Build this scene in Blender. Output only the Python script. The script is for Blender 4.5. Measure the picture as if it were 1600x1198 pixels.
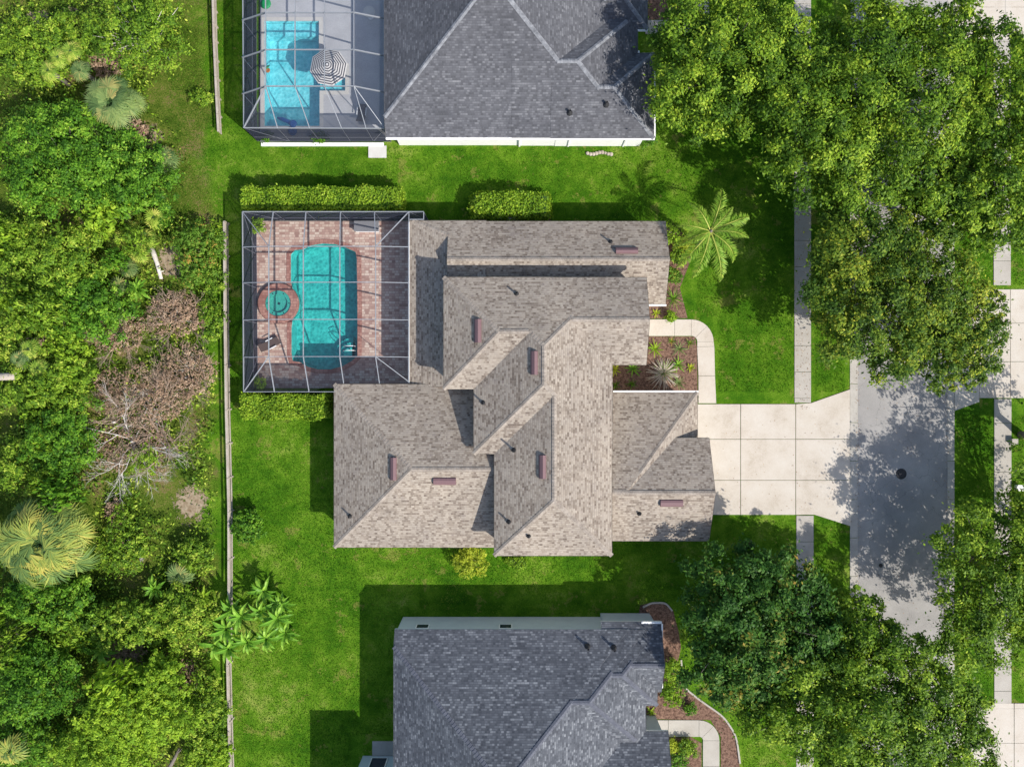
import bpy, bmesh, math, random
import numpy as np
from mathutils import Vector, Matrix
for o in list(bpy.data.objects): bpy.data.objects.remove(o)
SC = bpy.context.scene
COL = SC.collection
R = math.radians
S = 0.05            # metres on the ground for one photo pixel
H = 55.5            # flying height of the camera

# ------------------------------------------------------------ camera, sky, sun
cam = bpy.data.cameras.new('camera'); co = bpy.data.objects.new('camera', cam); COL.objects.link(co)
co.location = (0, 0, H); co.rotation_euler = (0, 0, 0)
cam.sensor_width = 36; cam.angle_x = 2*math.atan(800*S/H); cam.clip_end = 2000
SC.camera = co
SUN = Vector((0.76*math.cos(R(41)), -0.65*math.cos(R(41)), math.sin(R(41)))).normalized()
w = bpy.data.worlds.new('World'); SC.world = w; w.use_nodes = True
sky = w.node_tree.nodes.new('ShaderNodeTexSky'); sky.sky_type = 'NISHITA'; sky.sun_disc = False
sky.sun_elevation = R(41); sky.sun_rotation = math.atan2(SUN.x, SUN.y); sky.air_density = 1.0; sky.dust_density = 1.5
bg = w.node_tree.nodes['Background']; bg.inputs['Strength'].default_value = 0.15
w.node_tree.links.new(sky.outputs[0], bg.inputs[0])
sl = bpy.data.lights.new('sun', 'SUN'); sl.energy = 4.3; sl.angle = R(0.5); sl.color = (1, 0.955, 0.88)
so = bpy.data.objects.new('sun', sl); COL.objects.link(so); so.rotation_euler = SUN.to_track_quat('Z', 'Y').to_euler(); so.location = (20, -20, 40)
SC.view_settings.view_transform = 'Standard'; SC.view_settings.look = 'None'
SC.view_settings.exposure = 0.55; SC.view_settings.gamma = 1
SC.render.resolution_x = 1024; SC.render.resolution_y = 766

# ------------------------------------------------------------ helpers
KA = 0.56           # photo brightness -> albedo
def lin(v):
    v /= 255.0
    return v/12.92 if v <= 0.04045 else ((v+0.055)/1.055)**2.4
def C(r, g, b, k=KA): return (lin(r)*k, lin(g)*k, lin(b)*k, 1)
def W(px, py, h=0.0):
    f = 1-h/H
    return Vector(((px-800)*S*f, (599-py)*S*f, h))

class MT:
    def __init__(s, name):
        s.m = bpy.data.materials.new(name); s.m.use_nodes = True; s.t = s.m.node_tree
        s.b = s.t.nodes['Principled BSDF']; s.out = s.t.nodes['Material Output']; s.b.inputs['Roughness'].default_value = 0.8
        s.b.inputs['Specular IOR Level'].default_value = 0.25
    def n(s, typ, props=None, **inp):
        nd = s.t.nodes.new('ShaderNode'+typ)
        for k, v in (props or {}).items(): setattr(nd, k, v)
        for k, v in inp.items():
            k = int(k[1:]) if k[0] == '_' and k[1:].isdigit() else k.replace('_', ' ')
            if hasattr(v, 'links'): s.t.links.new(v, nd.inputs[k])
            else: nd.inputs[k].default_value = v
        return nd
    def pos(s): return s.n('NewGeometry').outputs['Position']
    def noise(s, scale, detail=3, rough=.6, vec=None):
        return s.n('TexNoise', None, Scale=scale, Detail=detail, Roughness=rough, Vector=vec or s.pos()).outputs['Fac']
    def ramp(s, fac, stops, interp='LINEAR'):
        nd = s.n('ValToRGB', None, Fac=fac); cr = nd.color_ramp; cr.interpolation = interp
        while len(cr.elements) < len(stops): cr.elements.new(0.5)
        for e, (p, c) in zip(cr.elements, stops): e.position = p; e.color = c
        return nd.outputs['Color']
    def mix(s, f, a, b, mode='MIX'):
        nd = s.n('Mix', {'data_type': 'RGBA', 'blend_type': mode})
        for k, v in ((0, f), (6, a), (7, b)):
            if hasattr(v, 'links'): s.t.links.new(v, nd.inputs[k])
            else: nd.inputs[k].default_value = v
        return nd.outputs[2]
    def math(s, op, a, b=0.0, clamp=False):
        nd = s.n('Math', {'operation': op, 'use_clamp': clamp}, _0=a, _1=b)
        return nd.outputs[0]
    def col(s, c): s.set('Base Color', c); return s
    def set(s, k, v):
        if hasattr(v, 'links'): s.t.links.new(v, s.b.inputs[k])
        else: s.b.inputs[k].default_value = v
        return s
    def bump(s, h, strength=.4, dist=.05):
        s.t.links.new(s.n('Bump', None, Height=h, Strength=strength, Distance=dist).outputs[0], s.b.inputs['Normal']); return s

def speck(name, c1, c2, scale=3, fine=40, rough=.85, bump=.2):
    m = MT(name); a = m.noise(scale, 4); b = m.noise(fine, 2)
    f = m.math('ADD', m.math('MULTIPLY', a, .6), m.math('MULTIPLY', b, .4))
    m.col(m.ramp(f, [(.35, c1), (.65, c2)])); m.set('Roughness', rough)
    if bump: m.bump(b, bump, .02)
    return m.m
def plain(name, c, rough=.6, metal=0):
    m = MT(name); f = m.noise(2.5, 3)
    m.col(m.mix(f, tuple(v*.88 for v in c[:3])+(1,), tuple(min(1, v*1.08) for v in c[:3])+(1,)))
    m.set('Roughness', rough); m.set('Metallic', metal); return m.m

def shingle(name, cols, gap, row=.14, wid=.19, tint=None):
    m = MT(name); g = m.n('NewGeometry'); sp = m.n('SeparateXYZ', None, Vector=g.outputs['Position'])
    sn = m.n('SeparateXYZ', None, Vector=g.outputs['True Normal'])
    isx = m.math('GREATER_THAN', m.math('ABSOLUTE', sn.outputs[0]), m.math('ABSOLUTE', sn.outputs[1]))
    va = m.n('CombineXYZ', None, X=sp.outputs[0], Y=sp.outputs[1]).outputs[0]
    vb = m.n('CombineXYZ', None, X=sp.outputs[1], Y=sp.outputs[0]).outputs[0]
    v = m.n('Mix', {'data_type': 'VECTOR'}, _0=isx); m.t.links.new(va, v.inputs[4]); m.t.links.new(vb, v.inputs[5]); v = v.outputs[1]
    def br(wd, off):
        return m.n('TexBrick', {'offset': .37, 'offset_frequency': 2, 'squash_frequency': 3, 'squash': 1.6}, Vector=m.n('VectorMath', {'operation': 'ADD'}, _0=v, _1=(off, 0, 0)).outputs[0],
                   Color1=(0, 0, 0, 1), Color2=(1, 1, 1, 1), Mortar=(.5, .5, .5, 1), Scale=1.0, Mortar_Size=.012, Mortar_Smooth=.4, Bias=0, Brick_Width=wd, Row_Height=row)
    b1 = br(wid, 0); b2 = br(wid*1.7, .13)
    f = m.math('ADD', m.math('MULTIPLY', b1.outputs[0], .55), m.math('MULTIPLY', b2.outputs[0], .25))
    f = m.math('ADD', f, m.math('MULTIPLY', m.noise(.8, 3), .22))
    c = m.ramp(f, cols)
    row_f = m.math('FRACT', m.math('DIVIDE', m.n('SeparateXYZ', None, Vector=v).outputs[1], row))
    edge = m.math('LESS_THAN', row_f, .2)
    c = m.mix(m.math('MULTIPLY', edge, .4), c, gap)
    big = m.ramp(m.math('ADD', m.math('MULTIPLY', m.noise(.22, 4), .6), m.math('MULTIPLY', m.noise(1.0, 5, .7), .4)), [(.34, (.8, .8, .81, 1)), (.64, (1.1, 1.09, 1.07, 1))])
    c = m.mix(1.0, c, big, 'MULTIPLY')
    m.col(c); m.set('Roughness', .95); m.bump(m.math('ADD', f, m.math('MULTIPLY', row_f, .6)), .35, .03)
    return m.m

def leafmat(name, stops, rough=.5, trans=.35, varyscale=.5):
    m = MT(name)
    t = m.n('Attribute', {'attribute_name': 'tint'}).outputs['Fac']
    f = m.math('ADD', m.math('MULTIPLY', t, .75), m.math('MULTIPLY', m.noise(varyscale, 2), .25))
    c = m.ramp(f, stops); m.col(c); m.set('Roughness', rough); m.set('Specular IOR Level', .12)
    tr = m.n('BsdfTranslucent', None, Color=m.mix(1.0, c, (1.25, 1.15, .5, 1), 'MULTIPLY'))
    mx = m.n('MixShader', None, _0=trans, _1=m.b.outputs[0], _2=tr.outputs[0])
    m.t.links.new(mx.outputs[0], m.out.inputs[0]); return m.m

def screenmat(name, dens, c):
    m = MT(name); tr = m.n('BsdfTransparent', None, Color=(1, 1, 1, 1)); d = m.n('BsdfDiffuse', None, Color=c)
    mx = m.n('MixShader', None, _0=dens, _1=tr.outputs[0], _2=d.outputs[0]); m.t.links.new(mx.outputs[0], m.out.inputs[0]); return m.m

def watermat(name, c):
    m = MT(name); h = m.noise(2.6, 4, .65)
    bp = m.n('Bump', None, Height=h, Strength=.55, Distance=.12)
    tr = m.n('BsdfTransparent', None, Color=c); gl = m.n('BsdfGlossy', None, Color=(1, 1, 1, 1), Roughness=.06, Normal=bp.outputs[0])
    mx = m.n('MixShader', None, _0=.045, _1=tr.outputs[0], _2=gl.outputs[0]); m.t.links.new(mx.outputs[0], m.out.inputs[0]); return m.m

def meshdata(name, verts, faces, mat, smooth=False):
    me = bpy.data.meshes.new(name); me.from_pydata([tuple(v) for v in verts], [], faces); me.update()
    for mm in (mat if isinstance(mat, (list, tuple)) else [mat]): me.materials.append(mm)
    if smooth: me.polygons.foreach_set('use_smooth', [True]*len(me.polygons))
    return me
def origin(p):
    o = Vector((0, 0, 0))
    while p is not None: o = o+Vector(p.location); p = p.parent
    return o
def obj(name, verts, faces, mat, parent=None, smooth=False):
    og = origin(parent)
    me = meshdata(name, [Vector(v)-og for v in verts], faces, mat, smooth)
    o = bpy.data.objects.new(name, me); COL.objects.link(o); o.parent = parent; return o
def inst(name, me, parent, loc=(0, 0, 0), rot=(0, 0, 0), sc=1):
    o = bpy.data.objects.new(name, me); COL.objects.link(o); o.parent = parent
    o.location = loc; o.rotation_euler = rot; o.scale = (sc, sc, sc) if not hasattr(sc, '__len__') else sc; return o
def tag(o, label=None, cat=None, group=None, kind=None):
    for k, v in (('label', label), ('category', cat), ('group', group), ('kind', kind)):
        if v: o[k] = v
    return o
def thing(name, label, cat, loc=(0, 0, 0), group=None):
    o = bpy.data.objects.new(name, None); COL.objects.link(o); o.location = loc; o.empty_display_size = .3
    return tag(o, label, cat, group)
def structure(o): o['kind'] = 'structure'; return o

def boxv(x0, x1, y0, y1, z0, z1):
    v = [(x, y, z) for z in (z0, z1) for x, y in ((x0, y0), (x1, y0), (x1, y1), (x0, y1))]
    return v, [(0, 3, 2, 1), (4, 5, 6, 7), (0, 1, 5, 4), (1, 2, 6, 5), (2, 3, 7, 6), (3, 0, 4, 7)]
def box(name, x0, x1, y0, y1, z0, z1, mat, parent=None):
    x0, x1 = sorted((x0, x1)); y0, y1 = sorted((y0, y1))
    return obj(name, *boxv(x0, x1, y0, y1, z0, z1), mat, parent)
def beamv(a, b, wd, ht):
    a, b = Vector(a), Vector(b); d = (b-a).normalized()
    s = d.cross(Vector((0, 0, 1)))
    s = s.normalized()*wd/2 if s.length > .01 else Vector((wd/2, 0, 0)); u = s.cross(d).normalized()*ht/2
    v = [p+q for p in (a, b) for q in (-s-u, s-u, s+u, -s+u)]
    return v, [(0, 3, 2, 1), (4, 5, 6, 7), (0, 1, 5, 4), (1, 2, 6, 5), (2, 3, 7, 6), (3, 0, 4, 7)]
def merge(parts):
    V, F = [], []
    for v, f in parts:
        n = len(V); V += [tuple(x) for x in v]; F += [tuple(i+n for i in q) for q in f]
    return V, F
def prism(pts, z0, z1):
    n = len(pts); v = [(p[0], p[1], z0) for p in pts]+[(p[0], p[1], z1) for p in pts]
    a = sum(pts[i][0]*pts[(i+1) % n][1]-pts[(i+1) % n][0]*pts[i][1] for i in range(n))
    f = [tuple(range(n, 2*n)), tuple(range(n-1, -1, -1))]+[(i, (i+1) % n, n+(i+1) % n, n+i) for i in range(n)]
    if a < 0: f = [tuple(reversed(q)) for q in f]
    return v, f
def tube(pts, rad, n=6):
    V, F = [], []
    for i, p in enumerate(pts):
        p = Vector(p); d = (Vector(pts[min(i+1, len(pts)-1)])-Vector(pts[max(i-1, 0)])).normalized()
        a = d.cross(Vector((.3, .1, 1))).normalized() if abs(d.z) < .9 else d.cross(Vector((1, 0, 0))).normalized(); b = d.cross(a)
        for k in range(n):
            t = 2*math.pi*k/n; V.append(p+(a*math.cos(t)+b*math.sin(t))*rad[i])
    for i in range(len(pts)-1):
        for k in range(n): F.append((i*n+k, i*n+(k+1) % n, (i+1)*n+(k+1) % n, (i+1)*n+k))
    F.append(tuple(range(n-1, -1, -1))); F.append(tuple(range(len(V)-n, len(V)))); return V, F
def lathe(prof, n=16, c=(0, 0, 0)):
    V = [(c[0]+r*math.cos(2*math.pi*k/n), c[1]+r*math.sin(2*math.pi*k/n), c[2]+z) for r, z in prof for k in range(n)]
    F = [(i*n+k, i*n+(k+1) % n, (i+1)*n+(k+1) % n, (i+1)*n+k) for i in range(len(prof)-1) for k in range(n)]
    F.append(tuple(range(n-1, -1, -1))); F.append(tuple(range(len(V)-n, len(V)))); return V, F
def fill(name, loops, z, mat, parent=None):
    bm = bmesh.new(); E = []
    for lp in loops:
        vs = [bm.verts.new((p[0], p[1], z)) for p in lp]
        E += [bm.edges.new((vs[i], vs[(i+1) % len(vs)])) for i in range(len(vs))]
    bmesh.ops.triangle_fill(bm, edges=E, use_beauty=True, normal=(0, 0, 1))
    bmesh.ops.recalc_face_normals(bm, faces=bm.faces)
    if sum(f.normal.z for f in bm.faces) < 0: bmesh.ops.reverse_faces(bm, faces=bm.faces)
    me = bpy.data.meshes.new(name); bm.to_mesh(me); bm.free(); me.materials.append(mat)
    o = bpy.data.objects.new(name, me); COL.objects.link(o); o.parent = parent; return o

# ------------------------------------------------------------ materials
M = {}
def ground_mat():
    m = MT('lawn_ground'); p = m.pos(); sp = m.n('SeparateXYZ', None, Vector=p)
    big = m.noise(.13, 4, .6); mid = m.noise(.9, 4, .65); fine = m.noise(9, 3, .7)
    f = m.math('ADD', m.math('ADD', m.math('MULTIPLY', big, .46), m.math('MULTIPLY', mid, .32)), m.math('MULTIPLY', fine, .22))
    lawn = m.ramp(f, [(.36, C(48, 98, 20)), (.46, C(82, 134, 26)), (.54, C(120, 165, 42)), (.63, C(178, 192, 92))])
    stripe = m.n('TexWave', {'bands_direction': 'Y'}, Scale=.55, Distortion=1.2, Vector=p).outputs['Fac']
    lawn = m.mix(m.math('MULTIPLY', stripe, .12), lawn, C(120, 165, 40))
    dry = m.math('MULTIPLY', m.math('GREATER_THAN', m.noise(.5, 5, .75), .6), .5)
    lawn = m.mix(dry, lawn, C(165, 160, 85))
    wild = m.ramp(m.math('ADD', m.math('MULTIPLY', m.noise(.35, 5, .7), .6), m.math('MULTIPLY', fine, .4)),
                  [(.36, C(58, 66, 30)), (.46, C(82, 112, 32)), (.54, C(124, 140, 56)), (.62, C(158, 132, 96)), (.72, C(196, 182, 158))])
    # woods begin left of the boundary line, with a ragged edge
    xe = m.math('ADD', sp.outputs[0], m.math('MULTIPLY', m.math('SUBTRACT', m.noise(.25, 4), .5), 9.0))
    fw = m.math('MULTIPLY', m.math('SUBTRACT', -23.2, xe), .8, True)
    hard = m.math('LESS_THAN', sp.outputs[0], -22.3)
    fw = m.math('MULTIPLY', fw, hard)
    m.col(m.mix(fw, lawn, wild)); m.set('Roughness', 1.0); m.set('Specular IOR Level', .05)
    m.bump(m.math('ADD', m.math('MULTIPLY', m.noise(22, 3, .8), .7), fine), .9, .09); return m.m
M['ground'] = ground_mat()
M['tan'] = shingle('tan_shingle', [(.15, C(132, 118, 107)), (.36, C(165, 151, 137)), (.52, C(188, 175, 160)), (.72, C(204, 192, 177)), (.9, C(166, 152, 142))], C(138, 127, 118))
M['slate'] = shingle('slate_shingle', [(.2, C(96, 97, 102)), (.45, C(110, 111, 117)), (.65, C(121, 122, 128)), (.88, C(146, 147, 152))], C(86, 87, 92))
M['blue'] = shingle('blue_grey_shingle', [(.2, C(88, 92, 100)), (.45, C(106, 110, 118)), (.65, C(123, 127, 135)), (.88, C(164, 168, 174))], C(80, 83, 90))
M['tancap'] = speck('tan_cap', C(150, 138, 126), C(205, 192, 178), 2, 9)
M['slatecap'] = speck('slate_cap', C(108, 110, 116), C(180, 182, 187), 1.8, 5)
M['bluecap'] = speck('blue_cap', C(98, 101, 112), C(128, 131, 142), 2, 9)
M['concrete'] = speck('pale_concrete', C(212, 203, 190), C(234, 227, 216), .5, 14, .9, .15)
def conc(name, a, b, c):
    m = MT(name); f = m.math('ADD', m.math('MULTIPLY', m.noise(.45, 5, .7), .65), m.math('MULTIPLY', m.noise(14, 3), .35))
    k = m.ramp(f, [(.34, a), (.48, b), (.66, c)]); sp = m.noise(5, 2); st = m.math('MULTIPLY', m.math('GREATER_THAN', sp, .73), .2)
    m.col(m.mix(st, k, C(168, 158, 142))); m.set('Roughness', .9); m.bump(m.noise(40, 2), .15, .02); return m.m
M['concrete'] = conc('pale_concrete', C(216, 202, 184), C(236, 224, 208), C(246, 237, 224))
M['walk'] = speck('walk_concrete', C(198, 190, 178), C(224, 217, 206), .7, 18, .9, .2)
M['gutterc'] = speck('gutter_concrete', C(200, 193, 182), C(230, 223, 212), .9, 16, .9, .2)
def road():
    m = MT('worn_asphalt'); a = m.noise(.35, 4); b = m.noise(55, 2, .8)
    c = m.ramp(m.math('ADD', m.math('MULTIPLY', a, .45), m.math('MULTIPLY', b, .55)), [(.36, C(162, 159, 156)), (.5, C(188, 184, 180)), (.64, C(214, 209, 203))])
    v = m.n('TexVoronoi', {'feature': 'DISTANCE_TO_EDGE'}, Scale=.42, Vector=m.n('VectorMath', {'operation': 'ADD'}, _0=m.pos(), _1=m.n('TexNoise', None, Scale=1.5, Detail=4, Vector=m.pos()).outputs['Color']).outputs[0]).outputs['Distance']
    cr = m.math('MULTIPLY', m.math('LESS_THAN', v, .007), m.math('GREATER_THAN', m.noise(.2, 2), .5))
    m.col(m.mix(m.math('MULTIPLY', cr, .35), c, C(104, 102, 102))); m.set('Roughness', .92); m.bump(b, .3, .02); return m.m
M['road'] = road()
M['white'] = plain('white_paint', (.78, .77, .74, 1), .5)
M['stucco'] = speck('cream_stucco', (.6, .56, .48, 1), (.66, .62, .54, 1), 2, 30)
M['shade_stucco'] = speck('shade_blue_stucco', (.42, .47, .49, 1), (.48, .53, .55, 1), 2, 30)  # bluish cast of the shaded side wall is put into the stucco colour
M['fascia'] = plain('beige_fascia', (.5, .46, .4, 1), .6)
M['dark'] = plain('dark_plastic', (.03, .03, .032, 1), .5)
M['iron'] = plain('cast_iron', (.035, .035, .038, 1), .6, .3)
M['mauve'] = plain('mauve_metal_vent', C(146, 114, 117), .6)
M['alum'] = plain('aluminium_white', (.74, .75, .77, 1), .4)
M['frame'] = plain('cage_frame', (.24, .255, .28, 1), .45)
M['frame_dark'] = plain('cage_wall_frame', (.12, .125, .15, 1), .5)
M['glass'] = plain('window_glass', (.03, .04, .05, 1), .08)
M['screen_roof'] = screenmat('roof_screen', .07, (.10, .11, .13, 1))
M['screen_wall'] = screenmat('wall_screen', .8, (.03, .034, .05, 1))
M['screen_grey'] = screenmat('grey_roof_screen', .24, (.075, .085, .11, 1))
def pavers(name, cols, w_, h_, mort):
    m = MT(name); p = m.pos()
    b = m.n('TexBrick', {'offset': .5, 'squash': 1.5, 'squash_frequency': 2}, Vector=p, Color1=(0, 0, 0, 1), Color2=(1, 1, 1, 1), Mortar=(.5, .5, .5, 1), Scale=1, Mortar_Size=.012, Brick_Width=w_, Row_Height=h_)
    c = m.ramp(m.math('ADD', m.math('MULTIPLY', b.outputs[0], .75), m.math('MULTIPLY', m.noise(1.2, 3), .25)), cols)
    c = m.mix(b.outputs['Fac'], c, mort); m.col(c); m.set('Roughness', .85); m.bump(b.outputs['Fac'], -.3, .01); return m.m
M['paver'] = pavers('pink_pavers', [(.1, C(172, 136, 126)), (.4, C(208, 174, 160)), (.65, C(224, 198, 182)), (.9, C(238, 218, 202))], .26, .2, C(170, 138, 128))
M['coping'] = pavers('red_brick_coping', [(.2, C(166, 114, 104)), (.8, C(198, 150, 136))], .22, .22, C(140, 100, 92))
M['greydeck'] = speck('grey_deck', C(208, 209, 214), C(232, 233, 238), .8, 10)
M['whitestone'] = speck('white_coping', C(236, 232, 226), C(250, 248, 244), 2, 20)
def caustic_plaster(name, a, b):
    m = MT(name); v = m.n('TexVoronoi', {'feature': 'F1'}, Scale=4.0, Vector=m.pos()).outputs['Distance']  # voronoi cells paint rippling caustic light into the basin colour
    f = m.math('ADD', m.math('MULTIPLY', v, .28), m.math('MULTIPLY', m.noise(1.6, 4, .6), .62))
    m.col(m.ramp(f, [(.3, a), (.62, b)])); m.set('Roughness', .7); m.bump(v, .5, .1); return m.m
M['teal'] = caustic_plaster('teal_caustic_plaster', (.04, .3, .29, 1), (.14, .52, .48, 1))
M['aqua'] = caustic_plaster('aqua_caustic_plaster', (.16, .56, .62, 1), (.42, .8, .84, 1))
M['water'] = watermat('pool_water', (.5, .9, .9, 1)); M['water2'] = watermat('clear_water', (.68, .95, .98, 1))
M['mulch'] = speck('red_mulch', C(78, 54, 44), C(178, 142, 122), 5, 11, 1, .8)
M['bark'] = speck('grey_bark', (.10, .085, .07, 1), (.2, .175, .15, 1), 5, 30, .95, .6)
M['deadwood'] = speck('bleached_wood', (.42, .38, .34, 1), (.62, .58, .53, 1), 4, 30)
M['wood'] = speck('weathered_rail', C(190, 176, 160), C(226, 214, 200), 1.5, 20)
M['oak'] = leafmat('oak_leaf', [(.15, (.018, .05, .006, 1)), (.4, (.065, .14, .012, 1)), (.6, (.19, .31, .022, 1)), (.8, (.45, .55, .055, 1))], .5, .28)
M['oakdark'] = leafmat('oakdark_leaf', [(.15, (.018, .05, .008, 1)), (.4, (.06, .125, .015, 1)), (.6, (.19, .27, .025, 1)), (.8, (.52, .5, .055, 1))], .5, .28)
M['magnolia'] = leafmat('magnolia_leaf', [(.12, (.014, .045, .008, 1)), (.42, (.035, .1, .014, 1)), (.62, (.08, .17, .022, 1)), (.72, (.2, .2, .03, 1)), (.84, (.46, .27, .06, 1))], .5, .2, .12)
M['wild'] = leafmat('wild_leaf', [(.12, (.02, .055, .008, 1)), (.38, (.08, .17, .014, 1)), (.6, (.21, .34, .026, 1)), (.84, (.52, .58, .09, 1))], .5, .28)
M['deep'] = leafmat('deep_leaf', [(.12, (.012, .045, .006, 1)), (.4, (.05, .14, .012, 1)), (.62, (.13, .28, .02, 1)), (.86, (.36, .52, .06, 1))], .5, .28)
M['lime'] = leafmat('lime_leaf', [(.12, (.07, .15, .012, 1)), (.4, (.17, .31, .022, 1)), (.65, (.32, .47, .035, 1)), (.9, (.52, .62, .09, 1))], .55)
M['gold'] = leafmat('golden_leaf', [(.1, (.13, .2, .02, 1)), (.45, (.3, .38, .03, 1)), (.75, (.48, .52, .05, 1)), (.92, (.6, .58, .12, 1))])
M['dead'] = leafmat('dead_leaf', [(.1, (.14, .09, .06, 1)), (.45, (.3, .2, .135, 1)), (.75, (.45, .33, .23, 1)), (.92, (.6, .5, .38, 1))], .8, .2)
M['redleaf'] = leafmat('mixed_red_leaf', [(.12, (.03, .08, .01, 1)), (.4, (.09, .2, .02, 1)), (.6, (.19, .32, .04, 1)), (.7, (.4, .3, .06, 1)), (.85, (.5, .2, .06, 1))], .55)
M['hedge'] = leafmat('hedge_leaf', [(.1, (0.0508, 0.121, 0.012, 1)), (.4, (0.145, 0.27, 0.02, 1)), (.7, (0.29, 0.432, 0.03, 1)), (.92, (0.464, 0.567, 0.07, 1))])
M['fan'] = leafmat('fan_frond', [(.1, (.06, .12, .04, 1)), (.45, (.14, .22, .07, 1)), (.75, (.24, .31, .1, 1)), (.92, (.42, .36, .12, 1))], .45, .25)
M['fangold'] = leafmat('golden_fan_frond', [(.1, (.07, .13, .04, 1)), (.4, (.15, .23, .06, 1)), (.7, (.3, .35, .07, 1)), (.92, (.5, .43, .1, 1))], .45, .25)
M['pale'] = leafmat('pale_grass_blade', [(.1, (.2, .2, .12, 1)), (.5, (.45, .38, .32, 1)), (.9, (.66, .6, .52, 1))], .6, .25)
M['palmetto'] = leafmat('palmetto_frond', [(.1, (.08, .16, .02, 1)), (.45, (.2, .32, .04, 1)), (.75, (.38, .48, .07, 1)), (.92, (.6, .58, .14, 1))], .45, .3)
M['palm'] = leafmat('palm_leaf', [(.1, (.07, .17, .015, 1)), (.45, (.16, .31, .03, 1)), (.72, (.32, .43, .06, 1)), (.92, (.62, .56, .16, 1))], .45, .3)
M['banana'] = leafmat('banana_leaf', [(.1, (.06, .16, .015, 1)), (.5, (.14, .31, .03, 1)), (.9, (.3, .48, .06, 1))], .4, .3)
M['hedgecore'] = speck('hedge_core', (.02, .05, .008, 1), (.04, .09, .012, 1), 6, 20)
M['grass'] = leafmat('grass_blade', [(.1, C(50, 100, 16)), (.45, C(84, 138, 24)), (.75, C(124, 170, 42)), (.95, C(194, 198, 100))], .7, .3, .3)

# ------------------------------------------------------------ foliage makers
def mesh_np(name, V, nper, tint, mat):
    n = len(V)//nper; me = bpy.data.meshes.new(name)
    me.vertices.add(len(V)); me.vertices.foreach_set('co', V.astype(np.float32).ravel())
    me.loops.add(n*nper); me.loops.foreach_set('vertex_index', np.arange(n*nper, dtype=np.int32))
    me.polygons.add(n); me.polygons.foreach_set('loop_start', np.arange(0, n*nper, nper, dtype=np.int32))
    me.update(calc_edges=True)
    a = me.attributes.new('tint', 'FLOAT', 'FACE'); a.data.foreach_set('value', tint.astype(np.float32))
    me.materials.append(mat); return me
def norm(a): return a/np.maximum(np.linalg.norm(a, axis=1, keepdims=True), 1e-6)
def quads(P, Nn, size, rng, aspect=.5):
    n = len(P); r = norm(rng.normal(size=(n, 3))); T = norm(np.cross(Nn, r)); B = np.cross(Nn, T)
    s = (size*(.6+.8*rng.random(n)))[:, None]
    return np.stack([P-T*s*.5, P+B*s*aspect*.5, P+T*s*.5, P-B*s*aspect*.5], 1).reshape(-1, 3)
def cloud(name, seed, rx, ry, zlo, zhi, n, size, mat, nclump=None, aspect=.5, tintbias=0, spread=.17, hollow=2.2, up=.8):
    rng = np.random.default_rng(seed)
    zc = (zlo+zhi)/2; rz = (zhi-zlo)/2; rm = min(rx, ry)
    p = float(np.clip(rm*spread*1.15, .34, 1.25))                              # spacing of leaf sprays
    nl = int(np.clip(3.6*rx*ry/p**2, 12, 400)); m4 = nl*3
    d = norm(rng.normal(size=(m4, 3))); d[:, 2] = np.where(d[:, 2] < -.15, -d[:, 2], d[:, 2])
    ang = np.arctan2(d[:, 1], d[:, 0]); lob = 1+sum(a*np.sin(k*ang+q) for k, a, q in zip((2, 3, 5, 8), (.06, .09, .08, .06), rng.random(4)*6.28))
    ex = np.array([rx, ry, rz]); c4 = d*(rng.random(m4)**(1/(hollow*1.4)))[:, None]*np.stack([lob, lob, np.ones(m4)], 1)*(ex-np.array([p, p, p])*.45).clip(.15)
    dm = np.full(m4, 9e9); sel = [0]
    for _ in range(nl-1):                                                     # keep the sprays apart
        dm = np.minimum(dm, np.linalg.norm((c4-c4[sel[-1]])*np.array([1, 1, .7]), axis=1)); sel.append(int((dm*(.6+.4*rng.random(m4))).argmax()))
    lc = c4[sel]; lc[:, 2] += zc
    lr = p*(.38+.5*rng.random(nl)); od = norm(lc-np.array([0, 0, zc-rz*.3]))
    ns = 6; li = np.repeat(np.arange(nl), ns); sd = norm(rng.normal(size=(nl*ns, 3))*.75+od[li]*.6+np.array([0, 0, .35]))
    sc_ = lc[li]+sd*lr[li][:, None]*np.array([1., 1., .6])*(.35+.65*rng.random(nl*ns))[:, None]
    wt = lr[li]**2*(.5+rng.random(nl*ns)); k = rng.choice(nl*ns, n, p=wt/wt.sum()); rc = lr[li]*(.2+.16*rng.random(nl*ns))
    off = rng.normal(size=(n, 3))*np.array([1, 1, .55])
    P = sc_[k]+off*rc[k][:, None]
    st = rng.random(n) < .1; P[st] += (rng.normal(size=(n, 3))*p*.4)[st]
    fi = rng.random(n) < .2; q = norm(rng.normal(size=(n, 3)))*(rng.random(n)**.4)[:, None]*ex*.84; q[:, 2] = q[:, 2]*.8+zc-.1*rz; P[fi] = q[fi]
    P[:, 2] = np.maximum(P[:, 2], .06)
    Nn = norm(norm(off)*.4+sd[k]*.6+np.array([0, 0, up*.8])+rng.normal(size=(n, 3))*.4)
    ct = rng.random(nl); cs = rng.random(nl*ns)
    t = np.clip(.4*rng.random(n)+.34*ct[li[k]]+.2*cs[k]+tintbias, 0, 1)
    return mesh_np(name, quads(P, Nn, size, rng, aspect), 4, t, mat), lc
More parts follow.
